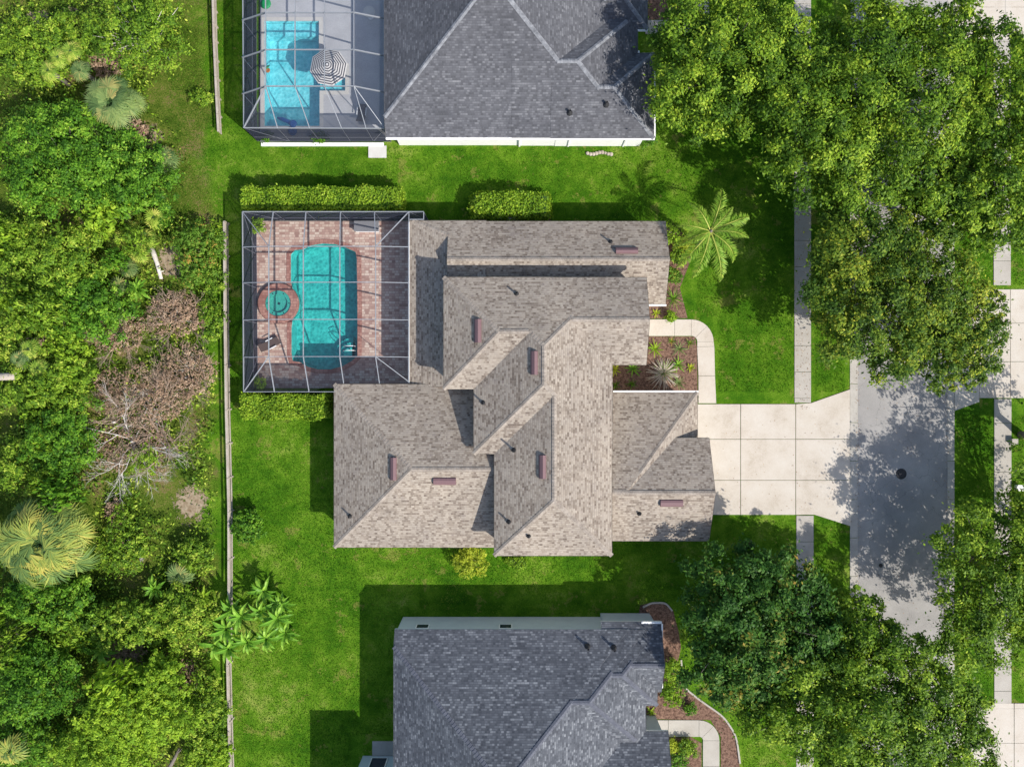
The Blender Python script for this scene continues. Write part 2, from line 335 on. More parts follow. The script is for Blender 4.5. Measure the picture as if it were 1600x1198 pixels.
def limbs(cc, z0, r0, rng, count=22, lean=(0, 0)):
    top = float(cc[:, 2].max()); parts = []
    fork = Vector((lean[0]*.5, lean[1]*.5, max(z0*.75, .3)))
    parts.append(tube([(0, 0, -.1), (lean[0]*.2, lean[1]*.2, fork.z*.5), fork, (lean[0], lean[1], (fork.z+top)/2)], [r0*1.3, r0, r0*.85, r0*.4], 8))
    for i in rng.choice(len(cc), min(count, len(cc)), replace=False):
        e = Vector(cc[i]); mid = fork.lerp(e, .5)+Vector((rng.normal()*.2, rng.normal()*.2, .25*abs(e.z-fork.z)*.5))
        parts.append(tube([fork, fork.lerp(mid, .5)+Vector((0, 0, .05)), mid, e], [r0*.5, r0*.36, r0*.22, r0*.07], 5))
    return merge(parts)
SEED = [11]
def tree(name, label, cat, px, py, rpx, hgt, mat, n, size, group=None, rypx=None, zlo=None, hc=None, r0=.2, bark='bark', aspect=.5, tb=0, spread=.17, hollow=2.2, count=22):
    SEED[0] += 1; rng = np.random.default_rng(SEED[0]*7)
    hc = hc if hc is not None else hgt*.72
    b = W(px, py, hc); f = 1-hc/H
    rx = rpx*S*f; ry = (rypx or rpx)*S*f; zlo = hgt*.3 if zlo is None else zlo
    t = thing(name, label, cat, (b.x, b.y, 0), group)
    me, cc = cloud('crown', SEED[0], rx, ry, zlo, hgt, n, size, M[mat], aspect=aspect, tintbias=tb, spread=spread, hollow=hollow)
    inst('crown', me, t)
    v, f_ = limbs(cc, zlo, r0, rng, count)
    inst('trunk', meshdata('trunk', v, f_, M[bark], True), t); return t

def fan_leaf_mesh(seed, mat, Lr=.75, nb=17, wf=.022, base=.5):
    rng = np.random.default_rng(seed); V = []; T = []
    a0 = math.radians(105)
    for i in range(nb):
        a = -a0+2*a0*i/(nb-1)+rng.normal()*.03; L = Lr*(.75+.25*math.cos(a*.6))*(.9+.2*rng.random())
        d = np.array([math.cos(a), math.sin(a), 0]); s = np.array([-d[1], d[0], 0]); w_ = wf*Lr/.75
        m_ = d*L*.55+np.array([0, 0, .03]); e = d*L+np.array([0, 0, -.12-.2*rng.random()])*Lr
        V += [np.zeros(3), m_-s*w_, e, m_+s*w_]; T.append(np.clip(base+.14*rng.normal(), 0, 1))
    return mesh_np('fan_leaf', np.array(V)+np.array([.0, 0, 0]), 4, np.array(T), M[mat])
def fan_palm(label, px, py, rpx, hgt, mat, nl=24, group=None, name='fan_palm'):
    SEED[0] += 1; rng = random.Random(SEED[0]); b = W(px, py, hgt); t = thing(name, label, 'palm', (b.x, b.y, 0), group)
    Rr = rpx*S*(1-hgt/H); lr = Rr*(.34 if nl > 25 else .5); big = nl > 18; ms = [fan_leaf_mesh(SEED[0]*10+k, mat, lr, 23 if big else 12, .026 if big else .05, (.2, .5, .72, .92)[k]) for k in range(4)]
    inst('trunk', meshdata('trunk', *tube([(0, 0, -.1), (0.03, 0, hgt*.5), (0, 0.02, hgt-.1)], [.2, .17, .16], 9), M['bark'], True), t)
    stalks = []
    for i in range(nl):
        a = i*2.39996+rng.uniform(-.25, .25); k = min(1, max(0, (i+.5)/nl+rng.uniform(-.12, .12))); el = math.radians(80-100*k)
        rr = Rr*(.7 if nl > 25 else .5)*(.15+.8*k)*rng.uniform(.75, 1.1); p = Vector((math.cos(a)*rr*math.cos(el*.6), math.sin(a)*rr*math.cos(el*.6), hgt+rr*math.sin(el)*.7))
        inst('leaf', ms[i % 4], t, p, (rng.uniform(-.3, .3), math.radians(70*k-25)+rng.uniform(-.1, .1), a), .85+.3*rng.random())
        stalks.append(tube([(0, 0, hgt-.15), p*.5+Vector((0, 0, hgt*.5+.06)), p], [.03, .024, .015], 4))
    inst('stalk_bundle', meshdata('stalk_bundle', *merge(stalks), M['fan']), t); return t
def feather_mesh(seed, L, mat, droop=.5, nleaf=46):
    rng = np.random.default_rng(seed); V = []; T = []
    def at(u): return np.array([L*(u-.16*droop*u*u), 0, L*(.34*u-.62*droop*u*u*u)])
    for i in range(nleaf):
        u = .1+.9*i/nleaf; p = at(u); l = L*.18*math.sin(math.pi*min(1, .18+.8*u))*(.85+.3*rng.random())
        for s in (-1, 1):
            for kk in range(2):
                ang = math.radians(52+rng.normal()*10); d = np.array([math.cos(ang), s*math.sin(ang), -.3-.35*rng.random()+.35*kk]); d /= np.linalg.norm(d)
                sd = np.array([-d[1], d[0], .2])*.024*s; m_ = p+d*l*.5+np.array([0, 0, .05]); e = p+d*l+np.array([0, 0, -.1])
                V += [p, m_-sd, e, m_+sd]; T.append(np.clip(.25+.35*rng.random()+.4*(u if rng.random() < .7 else 0)*.8, 0, 1))
    for i in range(8):
        a, b = at(i/8), at((i+1)/8); w_ = np.array([0, .05*(1-i/9), 0]); V += [a-w_, b-w_*.85, b+w_*.85, a+w_]; T.append(.9)
    return mesh_np('frond', np.array(V), 4, np.array(T), M[mat])
def blade_mesh(seed, L, wd, mat, droop, tint=None, fold=.12):
    rng = np.random.default_rng(seed); V = []; T = []; ns = 5
    def at(u): return np.array([L*u*(1-.25*droop*u), 0, L*(.75*u-.95*droop*u*u)])
    def wi(u): return wd*.5*math.sin(math.pi*min(1, .12+.88*u)**.8) if u < 1 else .0
    for i in range(ns):
        u0, u1 = i/ns, (i+1)/ns; a, b = at(u0), at(u1)
        for s in (-1, 1):
            wa, wb = np.array([0, s*wi(u0), wi(u0)*fold*2]), np.array([0, s*wi(u1), wi(u1)*fold*2])
            q = [a, b, b+wb, a+wa]; V += q if s < 0 else q[::-1]; T.append(np.clip((tint if tint is not None else .5)+.2*rng.normal()*.6, 0, 1))
    return mesh_np('leaf', np.array(V), 4, np.array(T), M[mat])
def rosette(name, label, cat, px, py, rpx, mat, nl=16, wd=.08, droop=.55, group=None, base=None, tint=.5, hgt=0, part='leaf'):
    SEED[0] += 1; rng = random.Random(SEED[0]); b = W(px, py, .3); t = thing(name, label, cat, (b.x, b.y, 0), group)
    L = rpx*S*1.15; ms = [blade_mesh(SEED[0]*9+k, L, wd, mat, droop, tint+.12*(k-1)) for k in range(4)]
    for i in range(nl):
        a = i*2.39996; k = (i+.5)/nl
        inst(part, ms[i % 4], t, (0, 0, .02+hgt), (0, math.radians(-48+62*k)+rng.uniform(-.12, .12), a+rng.uniform(-.2, .2)), .55+.45*k)
    return t

# ------------------------------------------------------------ ground, road, paving
def px_loop(pts, h=0): return [W(x, y, h) for x, y in pts]
POOL = [(455, 398), (461, 391), (474, 390), (486, 384), (505, 381), (524, 382), (538, 386), (547, 390), (556, 394), (558, 404), (559, 480), (559, 556), (550, 564), (536, 572), (518, 577),
        (498, 577), (482, 573), (470, 566), (458, 564), (456, 552), (456, 512), (458, 497), (463, 488), (466, 476), (463, 464), (458, 452), (455, 440)]
POOL2 = [(414, 34), (499, 34), (499, 106), (540, 106), (540, 143), (500, 143), (500, 198), (414, 198)]
def cfac(pts, f, c=None):
    cx = sum(p[0] for p in pts)/len(pts); cy = sum(p[1] for p in pts)/len(pts)
    return [(cx+(x-cx)*f, cy+(y-cy)*f) for x, y in pts]
rect = lambda x0, y0, x1, y1: [(x0, y0), (x1, y0), (x1, y1), (x0, y1)]
g = fill('ground', [[(-300, -300), (300, -300), (300, 300), (-300, 300)], px_loop(rect(420, 370, 590, 590)), px_loop(rect(404, 28, 552, 206))], 0, M['ground']); structure(g)

r = fill('road', [px_loop([(1340, -900), (1480, -900), (1480, 2200), (1340, 2200)])], .012, M['road']); structure(r)
def slab_set(name, polys, z0, z1, mat, piece='slab', gap=.012):
    root = bpy.data.objects.new(name, None); COL.objects.link(root); structure(root)
    c = polys[0]; b = W(sum(p[0] for p in c)/len(c), sum(p[1] for p in c)/len(c)); root.location = (b.x, b.y, 0)
    for pl in polys:
        P = px_loop(pl); cx = sum((p for p in P), Vector())/len(P)
        Q = [p+(cx-p).normalized()*gap*1.4 for p in P]
        obj(piece, *prism(Q, z0, z1), mat, root)
    return root
def cells(xs, ys): return [rect(xs[i], ys[j], xs[i+1], ys[j+1]) for i in range(len(xs)-1) for j in range(len(ys)-1)]
dr = cells([1086, 1157, 1243], [631, 686, 750, 804])
dr += [[(1243, 631), (1267, 629), (1328, 608), (1328, 686), (1243, 686)], rect(1243, 686, 1328, 750), [(1243, 750), (1328, 750), (1330, 822), (1272, 804), (1243, 804)]]
slab_set('driveway', dr, -.05, .05, M['concrete'], gap=.022)
sw = [rect(1241, y, 1267, min(y+41, 629)) for y in range(-280, 629, 41)]
sw += [rect(1244, y, 1271, y+41) for y in range(805, 1400, 41)]
slab_set('sidewalk', sw, -.05, .045, M['walk'], gap=.014)
sr = [rect(1552, y, 1579, y+38) for y in range(-200, 420, 38)]+[rect(1553, y, 1580, y+38) for y in range(623, 1080, 38)]+[rect(1553, y, 1580, y+38) for y in range(1220, 1400, 38)]
slab_set('far_sidewalk', sr, -.05, .045, M['walk'], gap=.014)
slab_set('gutter', [rect(1328, y, 1340, y+60) for y in range(-300, 1500, 60)], -.05, .03, M['gutterc'], 'gutter_segment', .012)
slab_set('far_gutter', [rect(1480, y, 1491, y+60) for y in range(-300, 1500, 60)], -.05, .03, M['gutterc'], 'gutter_segment', .012)
fd = [[(1491, 470), (1530, 452), (1530, 505), (1491, 505)], rect(1491, 505, 1530, 565), [(1491, 565), (1530, 565), (1530, 628), (1491, 642)]]
fd += cells([1530, 1578, 1660, 1750], [452, 505, 565, 622])
slab_set('opposite_driveway', fd, -.05, .05, M['concrete'], gap=.02)
slab_set('corner_driveway', cells([1491, 1570, 1650], [-130, -45, 12, 62]), -.05, .05, M['concrete'], gap=.02)
slab_set('lower_opposite_driveway', cells([1491, 1584, 1680], [1098, 1106, 1160, 1216]), -.05, .05, M['concrete'], gap=.02)
# front walk with its bend
wk = [rect(1004, 499, 1054, 525)]
cxw, cyw = 1080, 532
def bend(cx, cy, ri, ro, a0, a1, n=6):
    A = [math.radians(a0+(a1-a0)*k/n) for k in range(n+1)]
    return [(cx+math.cos(a)*ri, cy-math.sin(a)*ri) for a in A]+[(cx+math.cos(a)*ro, cy-math.sin(a)*ro) for a in reversed(A)]
wk += [[(1054, 499), (1080, 499), (1080, 525), (1054, 525)], bend(1080, 534, 9, 35, 90, 45, 4), bend(1080, 534, 9, 35, 45, 0, 4)]
wk += [[(1089, 534), (1115, 534), (1116, 541), (1089, 542)], [(1089, 542), (1116, 541), (1117, 587), (1091, 587)], [(1091, 587), (1117, 587), (1119, 630), (1091, 630)]]
slab_set('front_walk', wk, -.05, .055, M['concrete'], gap=.012)
wk2 = [rect(1005, 1124, 1044, 1150), rect(1044, 1124, 1092, 1150), bend(1092, 1156, 6, 32, 90, 45, 4), bend(1092, 1156, 6, 32, 45, 0, 4), rect(1098, 1156, 1124, 1196), rect(1098, 1196, 1124, 1236)]
slab_set('neighbour_walk', wk2, -.05, .055, M['walk'], gap=.012)
slab_set('upper_entry_walk', [rect(1008, 32, 1060, 54), rect(1060, 32, 1106, 54), rect(1084, -12, 1108, 32)], -.05, .05, M['walk'])
# manhole
b = W(1408, 740); t = thing('manhole_cover', 'round black cast iron manhole cover set in the road', 'manhole', (b.x, b.y, .014))
inst('rim', meshdata('rim', *lathe([(.42, 0), (.42, .012), (.36, .016), (.36, .008)], 28), M['iron']), t)
inst('lid', meshdata('lid', *lathe([(.35, 0), (.35, .012), (.3, .018), (.29, .012), (.12, .012), (.11, .018)], 28), M['iron']), t)
b = W(1376, 883); t = thing('valve_cover', 'small dark valve cover with raised cap sunk in the road', 'valve cover', (b.x, b.y, .014))
inst('lid', meshdata('lid', *lathe([(.16, 0), (.16, .014), (.1, .02), (.05, .02)], 14), M['iron']), t)

# mulch beds
def bed(name, pts, z=.03): o = fill(name, [px_loop(pts)], z, M['mulch']); structure(o)
bed('mulch_bed', [(950, 525), (1086, 526), (1089, 545), (1090, 622), (945, 622), (945, 560)])
bed('mulch_bed', [(1000, 470), (1020, 350), (1052, 348), (1072, 370), (1080, 405), (1062, 450), (1070, 480), (1074, 497), (1000, 498)], .034)
bed('mulch_bed', [(1000, 945), (1020, 940), (1042, 942), (1052, 955), (1060, 985), (1064, 1010), (1058, 1040), (1068, 1075), (1095, 1095), (1130, 1120), (1150, 1150), (1158, 1215), (1126, 1215), (1126, 1150), (1110, 1124), (990, 1122), (990, 1000)], .03)
bed('mulch_bed', [(1030, 1151), (1080, 1151), (1096, 1160), (1096, 1230), (1030, 1230)], .03)
bed('mulch_bed', [(995, -60), (1060, -60), (1062, 30), (995, 32)], .03)
bed('mulch_bed', [(738, 325), (860, 325), (860, 352), (738, 352)], .03)
def edging(label, pts, mat='walk'):
    P = px_loop(pts); Q = []
    for i in range(len(P)-1):
        for k in range(6): Q.append(P[i].lerp(P[i+1], k/6))
    for _ in range(3): Q = [Q[0]]+[(Q[i-1]+Q[i]*2+Q[i+1])/4 for i in range(1, len(Q)-1)]+[Q[-1]]
    t = thing('bed_edging', label, 'edging', tuple(Q[0]))
    for i in range(0, len(Q)-1, 4):
        seg = Q[i:i+5]
        if len(seg) < 2: continue
        obj('edging_block', *merge([beamv(seg[k]+Vector((0, 0, .04)), seg[k+1]+Vector((0, 0, .04)), .13, .14) for k in range(len(seg)-1)]), M[mat], t)
edging('curving concrete edging between mulch bed and lawn beside the blue grey roof', [(1064, 1030), (1067, 1072), (1095, 1094), (1130, 1118), (1150, 1148), (1157, 1200)])
edging('short curved concrete edging round the rounded end of mulch bed', [(1004, 948), (1018, 941), (1040, 941), (1052, 956)])

# ------------------------------------------------------------ houses
class Block:
    """hip/gable block: footprint and planes in photo pixels at eave height"""
    def __init__(s, x0, x1, y0, y1, h, planes, foot_h=None):
        a = W(x0, y1, h); b = W(x1, y0, h); s.x0, s.y0, s.x1, s.y1 = a.x, a.y, b.x, b.y; s.h = h; s.pl = []
        for side, (p, ph, pitch) in planes.items():
            if side in 'WE':
                e = W(p, 599, ph).x; s.pl.append((side, (pitch if side == 'W' else -pitch, 0, ph-(pitch if side == 'W' else -pitch)*e)))
            else:
                e = W(800, p, ph).y; k = -pitch if side == 'N' else pitch; s.pl.append((side, (0, k, ph-k*e)))
    def z(s, x, y): return min(a*x+b*y+c for _, (a, b, c) in s.pl)
    def faces(s):
        out = []
        for i, (sd, (a, b, c)) in enumerate(s.pl):
            poly = [(s.x0, s.y0), (s.x1, s.y0), (s.x1, s.y1), (s.x0, s.y1)]
            for j, (_, (a2, b2, c2)) in enumerate(s.pl):
                if i == j: continue
                A, B, Cc = a-a2, b-b2, c-c2; res = []
                for k in range(len(poly)):
                    p, q = poly[k], poly[(k+1) % len(poly)]; fp = A*p[0]+B*p[1]+Cc; fq = A*q[0]+B*q[1]+Cc
                    if fp <= 1e-9: res.append(p)
                    if (fp < -1e-9 and fq > 1e-9) or (fp > 1e-9 and fq < -1e-9):
                        u = fp/(fp-fq); res.append((p[0]+(q[0]-p[0])*u, p[1]+(q[1]-p[1])*u))
                poly = res
                if len(poly) < 3: break
            if len(poly) >= 3: out.append([(x, y, a*x+b*y+c) for x, y in poly])
        return out
def add_block(house, bl, mat, capmat, wallmat, caps=True, fascia='white', inset=.35, walls=True, minz=0.0, allb=()):
    F = bl.faces(); V = []; Q = []
    for f in F:
        n = len(V); V += f; Q.append(tuple(range(n, n+len(f))))
    ro = obj('roof', V, Q, mat, house)
    # fascia round the outline
    edges = {}
    for f in F:
        for i in range(len(f)):
            p, q = f[i], f[(i+1) % len(f)]; k = tuple(sorted((tuple(round(v, 3) for v in p), tuple(round(v, 3) for v in q))))
            edges.setdefault(k, []).append((p, q))
    fv, ff = [], []; ridges = []
    for k, l in edges.items():
        if len(l) == 1:
            p, q = l[0]; d = (Vector(q)-Vector(p)); d.z = 0
            if d.length < .02: continue
            o = Vector((d.y, -d.x, 0)).normalized()*.02
            n = len(fv); fv += [Vector(p)+o+Vector((0, 0, -.004)), Vector(q)+o+Vector((0, 0, -.004)), Vector(q)+o-Vector((0, 0, .2)), Vector(p)+o-Vector((0, 0, .2)),
                                Vector(p)-o*16-Vector((0, 0, .2)), Vector(q)-o*16-Vector((0, 0, .2))]
            ff += [(n, n+3, n+2, n+1), (n+3, n+4, n+5, n+2)]
        else: ridges.append(l[0])
    obj('fascia', fv, ff, M[fascia], ro)
    if caps:
        for p, q in ridges:
            p, q = Vector(p), Vector(q); L = (q-p).length; n = max(2, int(L/.24)); parts = []
            lo, hi = (p, q) if p.z < q.z else (q, p)
            for i in range(n):
                a = lo.lerp(hi, i/n); b = lo.lerp(hi, min(1, (i+1.15)/n)); m_ = (a+b)/2
                qd = (b-a); qs = Vector((-qd.y, qd.x, 0)).normalized()*.4; hz = lambda p: max([o.z(p.x, p.y) for o in allb if o.x0 < p.x < o.x1 and o.y0 < p.y < o.y1] or [0])
                if hz(m_) > m_.z+.04 or hz(m_+qs) > m_.z-.02 or hz(m_-qs) > m_.z-.02: continue
                d = (b-a).normalized(); sd = d.cross(Vector((0, 0, 1))).normalized()*.16
                dn = Vector((0, 0, -.055)); up = Vector((0, 0, .045)); up2 = Vector((0, 0, .02))
                v = [a+sd+dn+up, a+up, a-sd+dn+up, b+sd+dn+up2, b+up2, b-sd+dn+up2, a+sd+dn, a-sd+dn]
                parts.append((v, [(0, 1, 4, 3), (1, 2, 5, 4), (0, 6, 7, 2, 1)]))
            if parts: o = obj('ridge_cap', *merge(parts), capmat, ro); o['kind'] = 'stuff'
    if walls:
        x0, x1, y0, y1 = bl.x0+inset, bl.x1-inset, bl.y0+inset, bl.y1-inset; pts = []
        for (ax, ay), (bx, by) in (((x0, y0), (x1, y0)), ((x1, y0), (x1, y1)), ((x1, y1), (x0, y1)), ((x0, y1), (x0, y0))):
            pts += [(ax+(bx-ax)*k/12, ay+(by-ay)*k/12) for k in range(12)]
        n = len(pts); v = [(x, y, minz) for x, y in pts]+[(x, y, bl.z(x, y)-.12) for x, y in pts]
        obj('wall', v, [(i, (i+1) % n, n+(i+1) % n, n+i) for i in range(n)], wallmat, house)
    return ro
def roof_z(blocks, x, y): return max([b.z(x, y) for b in blocks if b.x0 <= x <= b.x1 and b.y0 <= y <= b.y1] or [0])
def on_roof(blocks, px, py):
    h = 4.0
    for _ in range(12): p = W(px, py, h); h = roof_z(blocks, p.x, p.y)
    p = W(px, py, h); return p
def slope_at(blocks, p):
    e = .05; return Vector((-(roof_z(blocks, p.x+e, p.y)-roof_z(blocks, p.x-e, p.y))/(2*e), -(roof_z(blocks, p.x, p.y+e)-roof_z(blocks, p.x, p.y-e))/(2*e), 1)).normalized()
def ridge_vent(house, blocks, px, py, along, L=1.6, wd=.5):
    p = on_roof(blocks, px, py); n = slope_at(blocks, p); a = Vector((1, 0, 0)) if along == 'x' else Vector((0, 1, 0)); a = (a-n*a.dot(n)).normalized(); s = n.cross(a)
    prof = [(-wd/2, 0), (-wd/2, .14), (-wd*.2, .25), (wd*.25, .2), (wd/2, .1), (wd/2, 0)]
    V = [p+a*(sg*L/2)+s*u+n*(v) for sg in (-1, 1) for u, v in prof]; k = len(prof)
    F = [tuple(range(k-1, -1, -1)), tuple(range(k, 2*k))]+[(i, (i+1) % k, k+(i+1) % k, k+i) for i in range(k)]
    o = obj('roof_vent', V, F, M['mauve'], house); return o
def pipe(house, blocks, px, py, hgt=.55, r=.07):
    p = on_roof(blocks, px, py)
    o = obj('vent_pipe', *merge([lathe([(r*2.6, -.06), (r*2.2, .06), (r, .14), (r, hgt), (r*.75, hgt), (r*.7, hgt-.1)], 12, p)]), M['dark'], house, True)
def gutter(house, a, b, wd=.12, mat='white'):
    o = obj('gutter', *beamv(a, b, wd, .12), M[mat], house)
    n = max(2, int((Vector(b)-Vector(a)).length/1.6))
    for k in range(n):
        p = Vector(a).lerp(Vector(b), (k+.5)/n); obj('gutter_strap', *boxv(p.x-.04, p.x+.04, p.y-.075, p.y+.075, p.z+.062, p.z+.075), M['alum'], o)

# --- the tan-roofed house
bc = W(820, 620)
house = thing('tan_roof_house', 'two storey house with mottled tan shingle roof and many hips', 'house', (bc.x, bc.y, 0))
he = 5.45
D = Block(522, 830, 600, 855, 3.0, {'W': (522, 3.0, .36), 'N': (600, 3.0, .36), 'S': (855, 3.0, .36)})
L = Block(640, 760, 345, 604, 2.75, {'W': (640, 2.75, .2), 'N': (345, 2.8, .45)})
A = Block(701, 1040, 346, 475, 2.8, {'N': (345.4, 2.8, .45), 'S': (475, 2.8, .45)})
B1 = Block(693, 860, 433, 608, he, {'W': (693, he, .4), 'N': (433, he, .4), 'S': (608, he, .4)})
E = Block(740, 957, 433.8, 709, he, {'W': (740, he, .4), 'N': (433.8, he, .4), 'S': (709, he, .4), 'E': (957, he, .4)})
B2 = Block(848, 1010, 433.3, 570, he, {'N': (433.3, he, .4), 'S': (570, he, .4)})
F = Block(772, 956.2, 585, 868, he, {'W': (772, he, .4), 'E': (956.2, he, .4), 'S': (868, he, .4)})
G0 = Block(930, 1090, 613, 838, 2.8, {'N': (613, 2.8, .345), 'E': (1090, 2.8, .43), 'S': (845, 3.575, .43)})
G1 = Block(935, 1108, 684, 845, 3.6, {'N': (684, 3.6, .43), 'S': (845, 3.6, .43)})
HB = [D, L, A, B1, E, B2, F, G0, G1]
for bl, ins in ((D, .4), (L, .4), (A, .35), (B1, .4), (E, .4), (B2, .4), (F, .4), (G0, .45), (G1, .4)):
    add_block(house, bl, M['tan'], M['tancap'], M['stucco'], fascia='fascia', inset=ins, allb=HB)
# hip cap where the lanai roof meets the north slope
for px, py, al in ((747, 517, 'y'), (835, 567, 'y'), (848, 729, 'y'), (615, 732, 'y'), (695, 751, 'x'), (979, 392, 'x'), (1049, 785, 'x')):
    ridge_vent(house, HB, px, py, al)
for px, py, hh in ((807, 459, .5), (755, 629, .9), (803, 703, .9), (547, 806, .5), (795, 815, .5), (954, 378, .5), (999, 802, .3), (826, 837, .25)):
    pipe(house, HB, px, py, hh)
zg = 2.72
gutter(house, W(958, 611.5, zg), W(1091, 611.5, zg)); gutter(house, W(1011, 477, zg), W(1041, 477, zg)); gutter(house, W(639, 347, zg), W(639, 598, zg))
# garage doors and front windows under the eaves
xg = W(1108, 700, 3.6).x-.4
for k, (ya, yb) in enumerate(((-6.0, -8.4), (-8.8, -11.2))):
    d = box('garage_door', xg-.02, xg+.06, ya, yb, .06, 2.3, M['white'], house)
    for j in range(4): box('door_panel', xg+.061, xg+.09, ya-.08, yb+.08, .12+.55*j, .6+.55*j, M['white'], d)
xg0 = W(1090, 640, 2.8).x-.45
d = box('garage_door', xg0-.02, xg0+.06, -1.7, -3.9, .06, 2.25, M['white'], house)
for j in range(4): box('door_panel', xg0+.061, xg0+.09, -1.78, -3.82, .12+.53*j, .58+.53*j, M['white'], d)
def window(house, x0, x1, y0, y1, z0, z1):
    wn = box('window', x0, x1, y0, y1, z0, z1, M['white'], house)
    cx, cy = (x0+x1)/2, (y0+y1)/2; e = .015
    if abs(x1-x0) > abs(y1-y0): box('pane', min(x0, x1)+.08, max(x0, x1)-.08, min(y0, y1)-e, max(y0, y1)+e, z0+.08, z1-.08, M['glass'], wn)
    else: box('pane', min(x0, x1)-e, max(x0, x1)+e, min(y0, y1)+.08, max(y0, y1)-.08, z0+.08, z1-.08, M['glass'], wn)
yn = A.y1-.35
for x in (-2, 3, 7): window(house, x-.6, x+.6, yn-.02, yn+.05, 1.0, 2.2)
ys = F.y0+.4
for x in (0.5, 4.6): window(house, x-.6, x+.6, ys-.05, ys+.02, 1.0, 2.2); window(house, x-.6, x+.6, ys-.05, ys+.02, 3.9, 5.1)
# air conditioners tucked against the north wall
for i, (px, lb) in enumerate(((775, 'grey air conditioner cabinet beside the tan house, farther from street'), (800, 'grey air conditioner cabinet beside the tan house, nearer the street'))):
    b = W(px, 335, .4); t = thing('air_conditioner', lb, 'air conditioner', (b.x, b.y, 0), 'air conditioners on the north wall')
    inst('cabinet', meshdata('cabinet', *boxv(-.42, .42, -.42, .42, 0, .85), M['alum']), t)
    inst('fan_grille', meshdata('fan_grille', *lathe([(.34, .85), (.34, .9), (.28, .9), (.1, .88)], 18), M['dark']), t)

# --- the slate-roofed house above
hs = 3.2
p = W(820, 60); up = thing('slate_roof_house', 'white walled house with slate grey hip roof behind grey pool screen', 'house', (p.x, p.y, 0))
pl = lambda x: 800+x*1.0612      # plan px to photo px at eave height
py_ = lambda y: 599+y*1.0612
U1 = Block(603, pl(157), py_(-760), 215, hs, {'W': (pl(-211), hs, .5), 'E': (pl(157), hs, .5), 'S': (215, hs, .5), 'N': (py_(-760), hs, .5)})
U2 = Block(800, pl(185), py_(-546), 215.7, hs, {'E': (pl(185), hs, .5), 'S': (215.7, hs, .5), 'N': (py_(-546), hs, .5)})
U3 = Block(860, pl(209), py_(-486), 216.4, hs, {'E': (pl(209), hs, .5), 'S': (216.4, hs, .5), 'N': (py_(-486), hs, .5)})
U4 = Block(905, 1012, -200, 46, hs, {'W': (905, hs, .5), 'E': (1012, hs, .5), 'S': (46, hs, .5)})
UB = [U1, U2, U3, U4]
for bl in UB: add_block(up, bl, M['slate'], M['slatecap'], M['white'], fascia='white', inset=.5, allb=UB)
for px, py in ((890, 176), (947, 163)): pipe(up, UB, px, py, .4, .09)
zu = hs-.08
gutter(up, W(603, 217, zu), W(1023, 217.4, zu), .14); gutter(up, W(1023, 215, zu), W(1023, 113, zu), .1); gutter(up, W(912, 47.5, zu), W(1013, 47.5, zu), .16); gutter(up, W(998, 112, zu), W(998, 80, zu), .1)
yw = U1.y0+.5
for px in (812, 890, 978):
    x = W(px, 0, 1.5).x; obj('downspout', *boxv(x-.06, x+.06, yw-.14, yw-.02, .05, 3.0), M['white'], up)

# --- the blue-grey roofed house below
p = W(830, 1090); lo = thing('blue_grey_roof_house', 'pale walled house with blue grey shingle roof and shaded side wall', 'house', (p.x, p.y, 0))
B = lambda x0, x1, y0, y1, pls: Block(x0, x1, y0, y1, hs, pls)
L0 = B(617, pl(172), 983, py_(760), {'W': (pl(-194), hs, .5), 'N': (983, hs, .5), 'E': (pl(172), hs, .5), 'S': (py_(760), hs, .5)})
L1 = B(850, pl(197), 983.7, py_(538), {'N': (983.7, hs, .5), 'E': (pl(197), hs, .5), 'S': (py_(538), hs, .5)})
L2 = B(900, pl(214), 984.4, py_(474), {'N': (984.4, hs, .5), 'E': (pl(214), hs, .5), 'S': (py_(474), hs, .5)})
L3 = B(940, 1034, 973, py_(455), {'N': (985, hs, .5), 'S': (py_(450), hs, .5)})
L4 = B(820, 1044, 1142, py_(720), {'N': (1142, hs, .5), 'S': (py_(720), hs, .5), 'E': (1110, hs, .5)})
LB = [L0, L1, L2, L3, L4]
for bl in LB: add_block(lo, bl, M['blue'], M['bluecap'], M['shade_stucco'], fascia='white' if bl is not L0 else 'shade_stucco', inset=.12 if bl is L0 else .3, allb=LB)
for px, py in ((918, 1010), (959, 1012)): pipe(lo, LB, px, py, .55, .09)
gutter(lo, W(1034.5, 974, zu), W(1034.5, 1074, zu), .1); gutter(lo, W(618.5, 1070, zu+.5), W(618.5, 1260, zu+.5), .14); gutter(lo, W(1002, 972, zu-.2), W(1034, 972, zu-.2), .16)
yn = L0.y1-.12
for px in (660, 790): x = W(px, 0, 2.4).x; window(lo, x-.5, x+.5, yn-.02, yn+.06, 1.9, 2.75)
# two storey wing left of it, mostly past the picture's edge
WG = Block(pl(-236), pl(-120), py_(571), py_(800), 5.8, {'W': (pl(-236)-3, 5.8, .5), 'N': (py_(571)+12, 5.8, .5), 'E': (pl(-120), 5.8, .5)})
WG.x0, WG.x1, WG.y1, WG.y0 = -11.75, -8.3, -28.95, -40; WG.pl = [('W', (.2, 0, 4.6+.2*11.75)), ('N', (0, -.2, 4.6-.2*28.95))]
add_block(lo, WG, M['blue'], M['bluecap'], M['shade_stucco'], fascia='white', inset=.1, allb=LB+[WG])
box('entry_pad', -10.9, -9.1, -27.9, -29.0, -.05, .08, M['walk'], lo)
window(lo, -10.9, -9.6, -29.06, -28.99, .4, 2.4)

